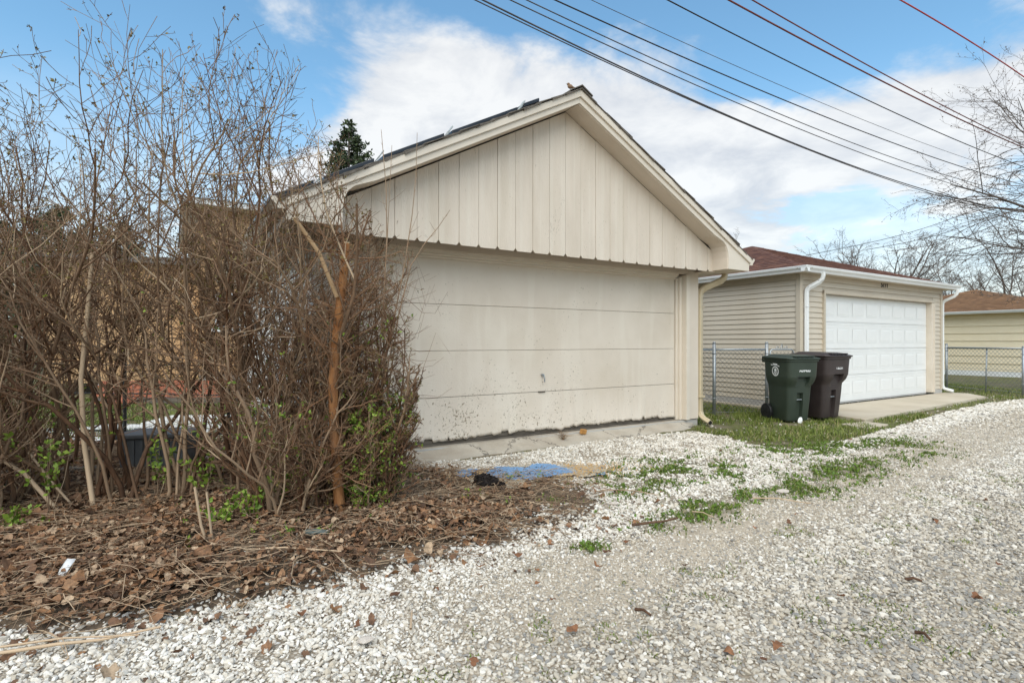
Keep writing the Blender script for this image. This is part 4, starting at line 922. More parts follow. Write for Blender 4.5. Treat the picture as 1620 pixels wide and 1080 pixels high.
# ------------------------------------------------------------------ hedge along the alley
SPEC = {0: dict(n=10, wob=.17, up=.06, tap=.3, tpow=1.6),
        1: dict(n=6, wob=.12, up=.13, tap=.35, num=(9, 12), ang=(18, 68), len=(.27, .55), rad=.0095, **{'from': .08}),
        2: dict(n=4, wob=.17, up=.08, tap=.45, num=(6, 8), ang=(22, 72), len=(.30, .58), rad=.0046, rmin=.0019, **{'from': .10}),
        3: dict(n=3, wob=.20, up=.05, tap=.6, num=(1, 2), ang=(25, 70), len=(.25, .55), rad=.0030, rmin=.0015, **{'from': .15})}
def shrub(label, c, n, height, spread, seed, lean=(0, 0), rad=.018, name='hedge_shrub', spec=SPEC, leaf=.5, budz=1.7, group='bare shrubs of the hedge', jit=.25, bound=None):
    r = random.Random(seed); t = thing(name, label, 'shrub', (c[0], c[1], 0), 0, group); G = Grow(seed, spec, bound)
    for i in range(n):
        a = r.uniform(0, 6.283); q = jit * math.sqrt(r.random()); p = (q * math.cos(a), q * math.sin(a), -.03)
        d = [math.cos(a) * spread * r.uniform(.2, 1) + lean[0], math.sin(a) * spread * r.uniform(.2, 1) + lean[1], 1]
        G.run(p, d, height * r.uniform(.62, 1.08), rad * r.uniform(.55, 1.25), 0)
    for pl in G.lv[0]: tube_obj('stem', [pl], 6, m_bark, t)
    tw = G.lv.get(1, []); V1 = tubes(tw, 4)
    V2 = tubes(G.lv.get(2, []) + G.lv.get(3, []), 3)
    V = np.concatenate([V1[0], V2[0]]); Fc = np.concatenate([V1[1], V2[1] + len(V1[0])]); T = np.concatenate([V1[2], V2[2]])
    me = npmesh('twigs', V, Fc, {'tone': T}); shade(me); tag(link('twigs', me, m_twig, t), kind='stuff')
    gp, bp = [], []
    for pts, d in G.nodes:
        for p in pts[1:]:
            if p[2] < budz:
                if r.random() < leaf * (.05 if p[2] > .9 else .26) * (1 if (math.sin(p[0] * 9 + seed) + math.sin(p[1] * 8) + math.sin(p[2] * 10)) > .6 else .12): gp.append(p)
                elif r.random() < .06: bp.append(p)
            elif r.random() < .34: bp.append(p)
    if gp: stuff_leaves('leaves', gp, .026, m_leafg, t, seed, 3)
    if bp: stuff_leaves('buds', bp, .017, m_bud, t, seed + 1, 3)
    return t, len(V)
HEDGE = [('low twiggy shrub at the foot of the hedge by the left picture edge', (-3.95, 3.95), 14, 1.35, .42, 109, (0, 0)), ('low twiggy shrub at the foot of the hedge beside the orange trunk', (-1.62, 3.98), 16, 1.4, .42, 110, (0, 0)),
         ('grey brown bare shrub at the left edge of the picture', (-4.05, 4.15), 13, 2.95, .34, 101, (.0, 0)),
         ('tall bare shrub, second from the left edge', (-3.35, 4.35), 13, 3.0, .36, 102, (0, 0)),
         ('bare shrub with purple tinged shoots rising left of the hedge middle', (-2.75, 4.2), 13, 3.05, .36, 103, (.0, 0)),
         ('tallest bare shrub in the middle of the hedge', (-2.45, 4.75), 13, 3.35, .28, 104, (.02, 0)),
         ('dense bare shrub in front of the brick house', (-1.95, 4.4), 13, 3.0, .30, 105, (.08, 0)),
         ('bare shrub leaning against the cream garage corner', (-1.75, 4.95), 12, 2.6, .30, 106, (.0, 0)),
         ('far bare shrub behind the left end of the hedge', (-4.6, 5.3), 11, 3.1, .34, 107, (0, 0))]
tot = 0
SPEC_OPEN = {k: dict(v) for k, v in SPEC.items()}; SPEC_OPEN[1]['from'] = .36; SPEC_OPEN[1]['num'] = (9, 12)
for lb, c, n, h, sp, sd, ln in HEDGE:
    tot += shrub(lb, c, n, h, sp, sd, ln, spec=SPEC_OPEN if sd in (102, 103, 104) else SPEC, bound=lambda p, c=c: p[0] + c[0] < -.95 - .43 * max(0, p[2] - 1.9) + .1 * math.sin(p[2] * 9 + c[0] * 3))[1]
# clipped shrub round the orange trunk: short dense side growth facing the alley
SPEC_CLIP = {0: dict(n=8, wob=.09, up=.05, tap=.5, tpow=3), 1: dict(n=5, wob=.14, up=.08, tap=.45, num=(13, 17), ang=(25, 70), len=(.15, .27), rad=.0065, **{'from': .15}),
             2: dict(n=3, wob=.16, up=.08, tap=.6, num=(6, 9), ang=(25, 65), len=(.25, .45), rad=.0042, rmin=.0018, **{'from': .15}), 3: dict(n=2, wob=.18, up=.05, tap=.7, num=(2, 4), ang=(25, 60), len=(.3, .5), rad=.0026, rmin=.0013, **{'from': .25})}
tot += shrub('clipped dark shrub wrapped round the orange trunk', (-1.15, 4.10), 34, 1.68, .17, 120, (.05, .02), .013, 'clipped_shrub', SPEC_CLIP, .35, 3, None, .24, lambda p: (p[0] - .02) ** 2 / .21 + p[1] ** 2 / .22 < 1 and p[1] > -.08 and p[2] < 1.62 + .12 * math.sin(p[0] * 17))[1]
tot += shrub('low clipped shrub with green leaves at the garage door corner', (-1.12, 4.15), 16, .85, .24, 121, (.02, 0), .009, 'clipped_shrub', SPEC_CLIP, 1.5, 3, None, .2, lambda p: p[0] < .42)[1]
print('hedge verts', tot)
def build_orange():
    t = thing('pruned_tree', 'orange barked young tree pruned to a stub, rising from the clipped shrub', 'tree'); d = 3.95
    px = [(541, 838), (535, 770), (529, 690), (527, 610), (531, 545), (538, 480), (545, 425), (548, 385)]; P = [at(x, y, d + .02 * i) for i, (x, y) in enumerate(px)]
    tube_obj('trunk', [(P, [.044, .038, .036, .035, .034, .033, .031, .027], .3)], 12, m_trunkbark, t)
    lm = [(529, 430), (505, 400), (480, 365), (466, 345)]; L_ = [at(x, y, 4.0 - .05 * i) for i, (x, y) in enumerate([(533, 470)] + lm[1:] + [])]
    tube_obj('limb', [(L_, [.016, .0155, .015, .0145], .5)], 9, m_limb, t)
    e = Vector(L_[-1]); dd = (e - Vector(L_[-2])).normalized(); MB().tube([e, e + dd * .006], .0146, 10, (0, 1, 0)).build('cut_face', m_cut, t)
    e = Vector(P[-1]); MB().tube([e, e + Vector((0, 0, .006))], .0272, 12, (0, 1, 0)).build('cut_face', m_cut, t)
    G = Grow(55, {0: dict(n=5, wob=.14, up=.05, tap=.3, tpow=1.2), 1: dict(n=4, wob=.18, up=.03, tap=.5, num=(4, 7), ang=(25, 70), len=(.3, .6), rad=.003, rmin=.0012, **{'from': .15}), 2: dict(n=3, wob=.2, up=0, tap=.6, num=(1, 3), ang=(25, 60), len=(.3, .5), rad=.0018, rmin=.001, **{'from': .2})})
    r = random.Random(5)
    for i in range(64):
        k = r.randint(1, 6); f = r.random(); p = tuple(P[k][c] * (1 - f) + P[k + 1 if k < 7 else k][c] * f for c in range(3)) if k < 7 else P[k]
        G.run(p, (r.gauss(.2, .7), r.gauss(-.35, .6), r.gauss(.35, .4)), r.uniform(.2, .6), .006, 0)
    V, Fc, T = tubes(G.lv[0], 4); V2 = tubes(G.lv[1], 3); V3 = tubes(G.lv[2], 3); VV = np.concatenate([V, V2[0], V3[0]]); FF = np.concatenate([Fc, V2[1] + len(V), V3[1] + len(V) + len(V2[0])])
    me = npmesh('twigs', VV, FF, {'tone': np.concatenate([T, V2[2], V3[2]])}); shade(me); tag(link('twigs', me, m_orangebark, t), kind='stuff')
build_orange()
# tall single shoots in front of the gable and fine arching twigs before the door
def build_shoots():
    r = random.Random(9)
    S_ = [('pale upright shoot left of two before the gable boards', [(608, 560), (607, 470), (612, 380), (611, 300), (606, 240), (603, 205)]), ('pale upright shoot right beside its twin before the gable', [(600, 560), (607, 470), (612, 390), (616, 310), (620, 230)]), ('long grey shoot standing alone before the gable boards', [(612, 560), (628, 480), (640, 420), (652, 340), (658, 280), (660, 210)]), ('reddish shoot slanting to the right across the gable edge', [(630, 500), (650, 420), (672, 385), (693, 360), (712, 332)])]
    for lb, px in S_:
        t = thing('upright_shoot', lb, 'shoot', (0, 0, 0), 0, 'upright shoots before the gable'); P = [at(x, y, 4.32 - .01 * i) for i, (x, y) in enumerate(px)]; b = P[0]; base = [(b[0] - .22, b[1] - .05, .0), (b[0] - .12, b[1] - .02, .55)]
        P = base + P; rad = np.linspace(.008, .0018, len(P)); tube_obj('stem', [(P, list(rad), .45)], 5, m_twig, t)
        polys = []
        for k in range(3, len(P) - 1):
            for q in range(2):
                a = Vector(P[k]).lerp(Vector(P[k + 1]), r.random()); d = Vector((r.gauss(0, .7), r.gauss(0, .3), .5)).normalized(); l = r.uniform(.05, .3) if k < 5 else .015; polys.append(([tuple(a), tuple(a + d * l * .5), tuple(a + d * l + Vector((0, 0, .01)))], [.002, .0016, .001], .4))
        tag(tube_obj('twigs', polys, 3, m_twig, t), kind='stuff')
    t = thing('arching_twigs', 'thin reddish twigs arching over the left side of the cream door', 'twigs'); t['kind'] = 'stuff'; polys = []
    for i in range(60):
        x0, y0 = r.uniform(560, 618), r.uniform(420, 690); d0 = r.uniform(4.05, 4.35); ln = r.uniform(30, 115) * (1 if y0 < 600 else .9); up = r.uniform(-50, 40); P = []
        for k in range(6):
            f = k / 5; P.append(at(x0 + ln * f, y0 - up * f + 34 * math.sin(f * 2.4) * r.uniform(.7, 1) * (-1 if r.random() < .15 else 1), d0 + .10 * f))
        polys.append((P, list(np.linspace(.0026, .0009, 6)), r.random() * .5))
    tube_obj('twig', polys, 3, m_orangebark, t)
build_shoots()

def build_sprouts():
    S_ = [('leafy green sprout standing right before the two stump stems', (400, 838), (402, 770), .5), ('bright leafy sprout left of the orange trunk', (450, 815), (445, 730), .6), ('leafy sprout at the foot of the orange trunk', (545, 815), (560, 765), .5), ('small leafy sprout beside the stump stems', (345, 850), (345, 805), .35),
          ('leafy sprout at the left picture edge', (25, 850), (28, 822), .4), ('tall leafy sprout in the gap of the hedge', (250, 800), (255, 700), .6), ('leafy sprout right of the gap in the hedge', (320, 805), (335, 690), .6), ('leafy sprout before the left hedge stems', (78, 830), (75, 660), .5)]
    for i, (lb, a, b, sp) in enumerate(S_):
        x, y = gz(*a); r = np.random.default_rng(300 + i); h = (a[1] - b[1]) / F * y; t = thing('leafy_sprout', lb, 'sprout', (x, y, .04), 0, 'leafy sprouts under the hedge'); polys, pos = [], []
        for k in range(7):
            e = np.array([r.normal(0, .09 * sp + .03), r.normal(0, .06), h * r.uniform(.5, 1.15)]); P = [np.zeros(3), e * .5 + r.normal(0, .012, 3), e]; polys.append((P, [.0028, .002, .001], r.random())); 
            for q in (.45, .6, .75, .9, 1.0): pos.append(e * q + r.normal(0, .008, 3))
        tag(tube_obj('stems', polys, 4, m_twig, t), kind='stuff'); stuff_leaves('leaves', pos, .042, m_leafg, t, 400 + i, 3, .6)
build_sprouts()

# ------------------------------------------------------------------ yard behind the hedge
def build_yard():
    h = thing('brick_house', 'tan brick house with a small window seen through the hedge', 'house', (-7.95, 13.9, 0), YAW)
    w, dpt, hh = 6.0, 8, 4.75
    MB().box(0, w, 0, dpt, .3, hh).build('wall', m_brickhouse, h); MB().box(-.02, w + .02, -.02, dpt, -.1, .45).build('foundation', m_found, h)
    MB().box(-.4, w + .4, -.45, dpt + .4, hh - .02, hh + .12).build('eave', m_white, h)
    e = [(-.45, -.5), (w + .45, -.5), (w + .45, dpt + .4), (-.45, dpt + .4)]; MB().add([(*p, hh + .12) for p in e] + [(w / 2, dpt / 2, hh + .85)], [(0, 1, 4), (1, 2, 4), (2, 3, 4), (3, 0, 4), (3, 2, 1, 0)]).build('roof', m_shingle_grey, h)
    MB().box(-3.2, -.003, .8, 6, .3, 3.3).build('annex_wall', m_brickhouse, h); MB().prism([(-3.5, 3.3), (0, 3.3), (0, 3.5), (-3.5, 3.36)], 'y', .5, 6.2).build('annex_roof', m_shingle_grey, h)
    for x, z0, ww, wh in ((.62, 1.65, .62, .95), (3.3, 1.5, 1.2, 1.3)):
        o = MB().box(x - ww / 2, x + ww / 2, -.03, .05, z0, z0 + wh).build('window', m_white, h); MB().box(x - ww / 2 + .07, x + ww / 2 - .07, -.04, .0, z0 + .07, z0 + wh / 2 - .02).build('pane', m_glass, o); MB().box(x - ww / 2 + .07, x + ww / 2 - .07, -.036, .0, z0 + wh / 2 + .02, z0 + wh - .07).build('pane', m_glass, o); MB().box(x - ww / 2 - .08, x + ww / 2 + .08, -.09, .02, z0 - .08, z0).build('sill', m_white, o)
    MB().box(.10, .19, -.1, -.01, .2, hh).build('downspout', mat('brown_metal', (.16, .09, .05), (.2, .12, .07), 3, .5), h)
    brk = MB().box(-.12, .12, -.055, .055, 0, .075).mesh('brick')
    pw = thing('brick_planter', 'low red brick garden edging behind the hedge', 'planter', (-8.6, 11.2, 0), math.radians(6))
    MB().box(0, 6.2, -.045, .045, 0, .47).build('mortar_core', m_found, pw)
    n = 0
    for row in range(6):
        for k in range(24):
            o = link('brick', brk, m_redbrick, pw); o.location = (.14 + k * .253 + (.126 if row % 2 else 0), 0, .005 + row * .083); n += 1
    f = thing('wire_yard_fence', 'black wire mesh fence behind the hedge', 'fence'); a, b = (-6.6, 7.4), (-2.15, 6.75)
    for k in range(4): s = k / 3; MB().cyl((a[0] + (b[0] - a[0]) * s, a[1] + (b[1] - a[1]) * s, .5), 'z', .022, 1.1, 10).build('post', m_dark, f)
    for z in (.12, .62, 1.0): MB().tube([(*a, z), (*b, z)], .009, 6).build('rail', m_dark, f)
    polys = []
    for k in range(90): s = k / 89; p = (a[0] + (b[0] - a[0]) * s, a[1] + (b[1] - a[1]) * s); polys.append(([(*p, .1), (*p, 1.0)], [.0014, .0014], 0))
    for k in range(18): polys.append(([(*a, .12 + k * .05), (*b, .12 + k * .05)], [.0014, .0014], 0))
    tag(tube_obj('mesh_wire', polys, 3, m_dark, f), kind='stuff')
    # tub, paving stones, timber
    m_tub = mat('blue_grey_plastic', (.10, .105, .11), (.14, .145, .15), 4, .5); x, y = gz(255, 748)
    t = thing('storage_tub', 'blue grey plastic tub on the ground behind the hedge', 'tub', (x, y, 0), .2)
    MB().prism([(-.27, 0), (.27, 0), (.31, .38), (-.31, .38)], 'y', -.2, .2).build('body', m_tub, t, .02); MB().box(-.33, .33, -.23, .23, .38, .42).build('rim', m_tub, t, .01)
    for k in range(7): MB().box(-.25 + k * .075, -.225 + k * .075, -.215, -.19, .04, .37).build('rib', m_tub, t)
    for lb, px, py, sx, sy, rz in (('broad white paving slab farthest behind the hedge', 330, 668, .8, .45, .1), ('white paving slab in the middle of the yard', 240, 684, 1.0, .35, .0), ('pale paving slab left behind the hedge', 90, 694, 1.1, .4, -.1), ('pale stone slab beside the storage tub', 322, 728, .26, .2, .3)):
        x, y = gz(px, py); o = MB().box(-sx, sx, -sy, sy, -.05, .07).build('paving_slab', mat('pale_slab', (.62, .61, .58), (.72, .71, .68), 3, .8, .2, 40), None, .015); o.location = (x, y, 0); o.rotation_euler.z = rz; tag(o, lb, 'slab', 'slabs in the yard')
    for lb, (x0, y0), (x1, y1), hh in (('brown landscape timber lying left under the hedge', gz(-30, 770), gz(175, 757), .12), ('weathered timber edging behind the storage tub', gz(180, 640), gz(420, 640), .14)):
        o = MB().sweep([(-.06, 0), (.06, 0), (.06, hh), (-.06, hh)], [(x0, y0, .01), (x1, y1, .01)]).build('landscape_timber', m_darkwood, None, .01); tag(o, lb, 'timber')
    x, y = gz(14, 800); o = MB().box(-.12, .12, -.06, .06, 0, .075).build('loose_brick', mat('brown_brick', (.14, .085, .06), (.2, .13, .09), 8, .85, .3, 60), None, .006); o.location = (x, y, .06); o.rotation_euler = (.1, .08, .3); tag(o, 'brown brick half buried in leaves at the left edge', 'brick')
build_yard()
def lawn(name, label, X, Y, seed, n, h0, tone0=.5, per=1):
    pass
# ------------------------------------------------------------------ grass and weeds
def blades(name, label, x, y, h, seed, w=.0032, tone=None):
    r = np.random.default_rng(seed); n = len(x); z = hgt(x, y) - .004; a = r.uniform(0, 6.283, n); lean = r.normal(0, .55, (n, 2)); hh = h * r.uniform(.4, 1.3, n)
    dx, dy = np.cos(a) * w, np.sin(a) * w; P = np.stack([x, y, z], 1); mid = P + np.stack([lean[:, 0] * hh * .35, lean[:, 1] * hh * .35, hh * .6], 1); tip = P + np.stack([lean[:, 0] * hh * 1.0, lean[:, 1] * hh * 1.0, hh * .92], 1)
    o = np.stack([dx, dy, np.zeros(n)], 1); V = np.stack([P - o, P + o, mid - o * .8, mid + o * .8, tip], 1).reshape(-1, 3); b = np.arange(n)[:, None] * 5
    Fc = np.concatenate([b + np.array([[0, 1, 3]]), b + np.array([[0, 3, 2]]), b + np.array([[2, 3, 4]])])
    T = np.clip(r.normal(.42, .22, n) + .5 * (r.random(n) < .12), 0, 1) if tone is None else tone; me = npmesh(name, V, Fc, {'tone': np.repeat(T, 5)}); return tag(link(name, me, m_grass), label, 'grass', kind='stuff')
def build_grass():
    x, y = jgrid(2.7, 13.5, 7.0, 16.5, .020); gm = zone_grass(x, y); w, s = W(x, y), S(x, y)
    keep = infrust(x, y, .6) & (gm > .5)
    p = (x * 0 + 1.) * keep * sstep(.30, .52, fbm(x, y, 1.9, 81)) * np.where(w > 5.6, .9, .55)
    pu, pv = (x - GP[0]) * A2[0] + (y - GP[1]) * A2[1], (x - GP[0]) * N2[0] + (y - GP[1]) * N2[1]
    pad = (pu > -1.35) & (pu < 5.6) & (pv > -1.46 + .065 * (pu + 1.3)) ; p = p * ~pad; p = p * np.where((pu > .6) & (pu < 5) & (pv < -1), .35, 1)
    p = p * np.where(np.hypot(x, y) > 12, .5, 1); mu, mv = (x - MP[0]) * A2[0] + (y - MP[1]) * A2[1], (x - MP[0]) * N2[0] + (y - MP[1]) * N2[1]; p = p * ~((mu < .42) & (mv > -.3))
    k = rng.random(len(x)) < p; x1, y1 = x[k], y[k]; print('grass', len(x1))
    blades('lawn_grass', 'green grass strip between the garages and round the trash carts', x1, y1, .075, 1, .0042)
    x, y = jgrid(.2, 9, 2.4, 9.5, .012); p = zone_weeds(x, y) * sstep(.40, .58, fbm(x, y, 4.5, 83)) * sstep(.3, .5, fbm(x, y, 13, 85)) * 1.3; k = rng.random(len(x)) < p; x2, y2 = x[k], y[k]; print('weeds', len(x2))
    blades('weed_patches', 'low weed tufts growing through the white gravel', x2, y2, .034, 2, .0042, np.clip(rng.normal(.30, .22, len(x2)) + .5 * (rng.random(len(x2)) < .1), 0, 1))
    k = rng.random(len(x2)) < .12; P = np.stack([x2[k], y2[k], hgt(x2[k], y2[k]) + .012], 1); V, Fc, T = leaf_faces(P, .03, np.random.default_rng(18), 3, .15)
    tag(link('broadleaf_weeds', npmesh('broadleaf_weeds', V, Fc, {'tone': T * .35}), m_leafg), 'flat broadleaf weeds spread over the gravel before the cream garage', 'weeds', kind='stuff')
    # tiny moss tufts on the near alley
    x, y = jgrid(-.5, 5.5, 1.7, 6, .012); p = sstep(.60, .74, fbm(x, y, 6.5, 87)) * (W(x, y) < 2.2) * .8 * infrust(x, y, .4) * zone_gravel(x, y); k = rng.random(len(x)) < p; print('moss', k.sum())
    blades('moss_tufts', 'small moss tufts between the stones of the near alley', x[k], y[k], .020, 3, .0032)
    x, y = jgrid(-9.5, -1.6, 6.9, 13.5, .030); k = (rng.random(len(x)) < .8 * sstep(.28, .5, fbm(x, y, 1.2, 89))) & (x < -.25 * y + .1); blades('yard_lawn', 'green lawn behind the hedge', x[k], y[k], .07, 4, .006)
    x, y = jgrid(-5, 0.6, 2.0, 6.0, .05); k = (zone_litter(x, y) > .5) & (rng.random(len(x)) < .10 * sstep(.6, .7, fbm(x, y, 2.3, 91)))
    P = np.stack([x[k], y[k], hgt(x[k], y[k]) + .04], 1); P = np.repeat(P, 6, 0) + rng.normal(0, .02, (len(P) * 6, 3)); V, Fc, T = leaf_faces(P, .022, np.random.default_rng(8), 2)
    tag(link('seedlings', npmesh('seedlings', V, Fc, {'tone': T}), m_leafg), 'small green seedlings sprouting through the dead leaves', 'seedlings', kind='stuff')
build_grass()

# ------------------------------------------------------------------ trees
BARE = {0: dict(n=8, wob=.09, up=.03, tap=.35, tpow=2), 1: dict(n=6, wob=.12, up=.03, tap=.35, num=(9, 12), ang=(25, 60), len=(.32, .55), rad=.03, rmin=.005, **{'from': .25}),
        2: dict(n=5, wob=.15, up=.02, tap=.4, num=(6, 9), ang=(25, 65), len=(.32, .55), rad=.013, rmin=.004, **{'from': .15}), 3: dict(n=3, wob=.18, up=.02, tap=.5, num=(3, 5), ang=(25, 60), len=(.3, .5), rad=.007, rmin=.0035, **{'from': .15})}
def bare_tree(label, base, limbs, seed, trunk, spec=BARE, group='bare trees beyond the garages', scale=1):
    """trunk: polyline (pts, radii); limbs: list of (start point, direction, length, radius)"""
    t = thing('bare_tree', label, 'tree', (0, 0, 0), 0, group); G = Grow(seed, spec)
    tube_obj('trunk', [(trunk[0], trunk[1], .2)], 10, m_treebark, t)
    for p, d, l, r_ in limbs: G.run(p, d, l, r_, 0)
    for pl in G.lv[0]: tube_obj('limb', [pl], 6, m_treebark, t)
    V = [tubes(G.lv[k], 3) for k in (1, 2, 3) if k in G.lv]; off = 0; VV, FF, TT = [], [], []
    for v, f, q in V: VV.append(v); FF.append(f + off); TT.append(q); off += len(v)
    me = npmesh('crown', np.concatenate(VV), np.concatenate(FF), {'tone': np.concatenate(TT)}); shade(me); tag(link('crown', me, m_treebark, t), kind='stuff')
    bp = [p for pts, d in G.nodes for p in pts[1:] if G.r.random() < .5] if scale < 1 else []
    if bp: stuff_leaves('buds', bp, .055 * scale, m_bud if False else m_treebark, t, seed, 1)
    return t
def build_trees():
    d = 15.0; B = at(1790, 541, d); r = random.Random(3)
    tr = [(B[0] + .1, B[1], -.1), (B[0], B[1], 1.2), (B[0] - .05, B[1], 2.6), (B[0] + .05, B[1] + .1, 4.4), (B[0] - .1, B[1] + .1, 6.4), (B[0] + .1, B[1], 8.6)]
    L_ = []
    for a, b, ln, rr, dy in (((1770, 400), (1620, 338), 4.7, .07, -.1), ((1775, 400), (1640, 388), 4.3, .045, .1), ((1780, 330), (1640, 230), 4.3, .05, .2), ((1780, 280), (1660, 140), 3.4, .045, -.1), ((1782, 380), (1640, 355), 4.5, .04, -.3)):
        p, q = Vector(at(*a, d)), Vector(at(*b, d)); v = (q - p).normalized(); v.y += dy; L_.append((tuple(p), tuple(v), ln, rr))
    sp = {k: dict(v) for k, v in BARE.items()}; sp[0]['up'] = .015; sp[0]['wob'] = .12; sp[0]['tap'] = .15; sp[1].update(up=-.005, rad=.024, num=(12, 16), len=(.4, .75), rmin=.004); sp[2].update(up=-.015, num=(9, 12), rad=.008, len=(.3, .6), rmin=.003); sp[3].update(up=-.02, num=(2, 5), rad=.004, rmin=.0025)
    bare_tree('big bare tree reaching in from the right edge', None, L_, 31, (tr, [.26, .24, .22, .18, .13, .08]), sp, 'bare trees', .8)
    def far(label, px, topy, dist, seed, n=7, fan=.6, th=.45, group='bare trees beyond the garages'):
        x, y, z = at(px, topy, dist); T = [(x, y, -.1), (x + .1, y, z * .2), (x, y, z * .42)]; q = random.Random(seed); ll = []
        for i in range(n):
            a = i * 6.283 / n + q.random(); ll.append(((x, y, z * q.uniform(.28, .42)), (math.cos(a) * fan, math.sin(a) * fan, 1), (z * .62) * q.uniform(.8, 1.15), .06))
        sp = {k: dict(v) for k, v in BARE.items()}; sp[1].update(num=(8, 11), rad=.026, rmin=.008); sp[2].update(num=(7, 10), rad=.012, rmin=.006); sp[3].update(num=(3, 5), rad=.007, rmin=.005)
        bare_tree(label, None, ll, seed, (T, [.24, .18, .12]), sp, group, 1.2)
    far('wide bare tree rising behind the beige garage roof', 1398, 366, 34, 41, 10, .8)
    far('small bare tree behind the right end of the beige roof', 1452, 412, 44, 42, 6, .6)
    far('bare tree behind the yellow garage, nearest its roof vent', 1515, 415, 46, 43, 4, .45)
    far('bare tree with forked trunks behind the brown roof', 1588, 392, 32, 44, 5, .5)
    far('bare tree at the right edge above the brown roof', 1640, 380, 36, 45, 5, .55)
    far('twiggy bare tree peeking over the red brown roof by the cream eave', 1168, 376, 40, 46, 2, .12)
    def conifer(label, px, topy, dist, seed, rad, group=None, lean=0):
        x, y, z = at(px, topy, dist); t = thing('conifer', label, 'tree', (x, y, 0), 0, group); r = np.random.default_rng(seed); MB().cyl((0, 0, z * .49), 'z', z * .02, z * .98, 10, .02).build('trunk', m_treebark, t); polys, pos, sz = [], [], []
        for k in range(int(z * 13)):
            f = r.random() ** .8; h = z * (.12 + .86 * f); L0 = rad * (1 - f) ** .85 * r.uniform(.55, 1.2) + .12; a = r.uniform(0, 6.283); p0 = np.array([0, 0, h]); n = 5; P = [p0 + np.array([math.cos(a) * L0 * q, math.sin(a) * L0 * q, L0 * (.55 * q * q - .15 * q)]) for q in np.linspace(0, 1, n)]
            polys.append((P, list(np.linspace(.03, .008, n)), .2))
            m = int(L0 * 46) + 8; q = r.uniform(.3, 1.05, m) ** .8; pts = p0 + np.stack([np.cos(a) * L0 * q, np.sin(a) * L0 * q, L0 * (.55 * q * q - .15 * q)], 1) + r.normal(0, .05 + .05 * L0, (m, 3)); pos.append(pts)
        tube_obj('branches', polys, 4, m_treebark, t)['kind'] = 'stuff'
        stuff_leaves('needles', np.concatenate(pos), .15, m_needle, t, seed, 2, .5)
    conifer('dark conifer rising behind the cream roof', 552, 188, 22, 51, 2.6)
    conifer('dark conifer behind the left end of the hedge', 95, 322, 22, 52, 3.4, 'conifers behind the hedge')
    conifer('second conifer behind the hedge, nearer the brick house', 190, 345, 25, 53, 3.0, 'conifers behind the hedge')
    conifer('conifer at the far left edge behind the hedge', 5, 350, 24, 54, 3.2, 'conifers behind the hedge')
build_trees()

# ------------------------------------------------------------------ overhead cables
def build_cables():
    WP = 6.2                                          # the pole line stands this far across the alley
    def p3(px, py):
        d = np.array([(px - CX) / F, 1.]); t = WP / (d @ N2); q = t * d; return float(q @ A2), H + (CY - py) / F * t
    C = [('lowest thin cable crossing above the cream peak', [(753, 0), (1080, 156), (1250, 224), (1413, 287), (1528, 322)], .008, m_wiregrey),
         ('thick grey cable running close above the lowest one', [(762, 0), (1080, 150), (1280, 237), (1480, 305)], .011, m_wiregrey),
         ('third cable from the bottom of the bundle', [(808, 0), (1080, 127), (1284, 211), (1473, 281)], .008, m_wiregrey),
         ('fourth cable from the bottom of the bundle', [(832, 0), (1080, 114), (1324, 217), (1506, 280)], .008, m_wiregrey),
         ('bold black cable in the middle of the bundle', [(875, 0), (1080, 88), (1310, 189), (1465, 244), (1620, 293)], .010, m_wire),
         ('thinnest pale cable above the bold black one', [(935, 0), (1080, 67), (1317, 170), (1473, 231)], .005, m_wiregrey),
         ('black cable starting above the right roof slope', [(1055, 0), (1302, 124), (1487, 211), (1620, 264)], .011, m_wire),
         ('lower of the two red brown cables at the upper right', [(1152, 0), (1302, 80), (1450, 156), (1620, 234)], .016, m_wirered),
         ('upper of the two red brown cables at the upper right', [(1189, 0), (1287, 56), (1406, 120), (1524, 185), (1620, 230)], .013, m_wirered),
         ('bright red cable in the top right corner', [(1424, 0), (1506, 48), (1620, 122)], .018, m_wirebright)]
    for lb, px, r_, m_ in C:
        q = np.array([p3(*p) for p in px]); c = np.polyfit(q[:, 0], q[:, 1], 2); u0, u1 = q[:, 0].min() - 9, q[:, 0].max() + 22
        us = np.linspace(u0, u1, 60); um = q[:, 0].max() + 6
        zz = np.where(us < um, np.polyval(c, us), np.polyval(c, um) + (2 * c[0] * um + c[1]) * (us - um)); P = [(A2[0] * u + N2[0] * WP, A2[1] * u + N2[1] * WP, z) for u, z in zip(us, zz)]
        o = tube_obj('overhead_cable', [(P, [r_] * 60, 0)], 6, m_); tag(o, lb, 'cable', 'overhead cables along the alley')
    for lb, a, b in (('thin service wire rising right from the red brown roof', (1275, 404), (1640, 285)), ('service wire crossing before the wide bare tree', (1370, 395), (1640, 300)), ('second service wire behind the beige roof', (1410, 397), (1640, 318)), ('lowest service wire reaching down to the beige eave', (1470, 402), (1640, 335))):
        p, q = Vector(at(*a, 21)), Vector(at(*b, 27)); n = 24; P = [tuple(p.lerp(q, k / (n - 1)) - Vector((0, 0, .5 * math.sin(math.pi * k / (n - 1))))) for k in range(n)]
        tag(tube_obj('service_wire', [(P, [.011] * n, 0)], 5, m_wire), lb, 'cable', 'service wires behind the beige garage')
build_cables()

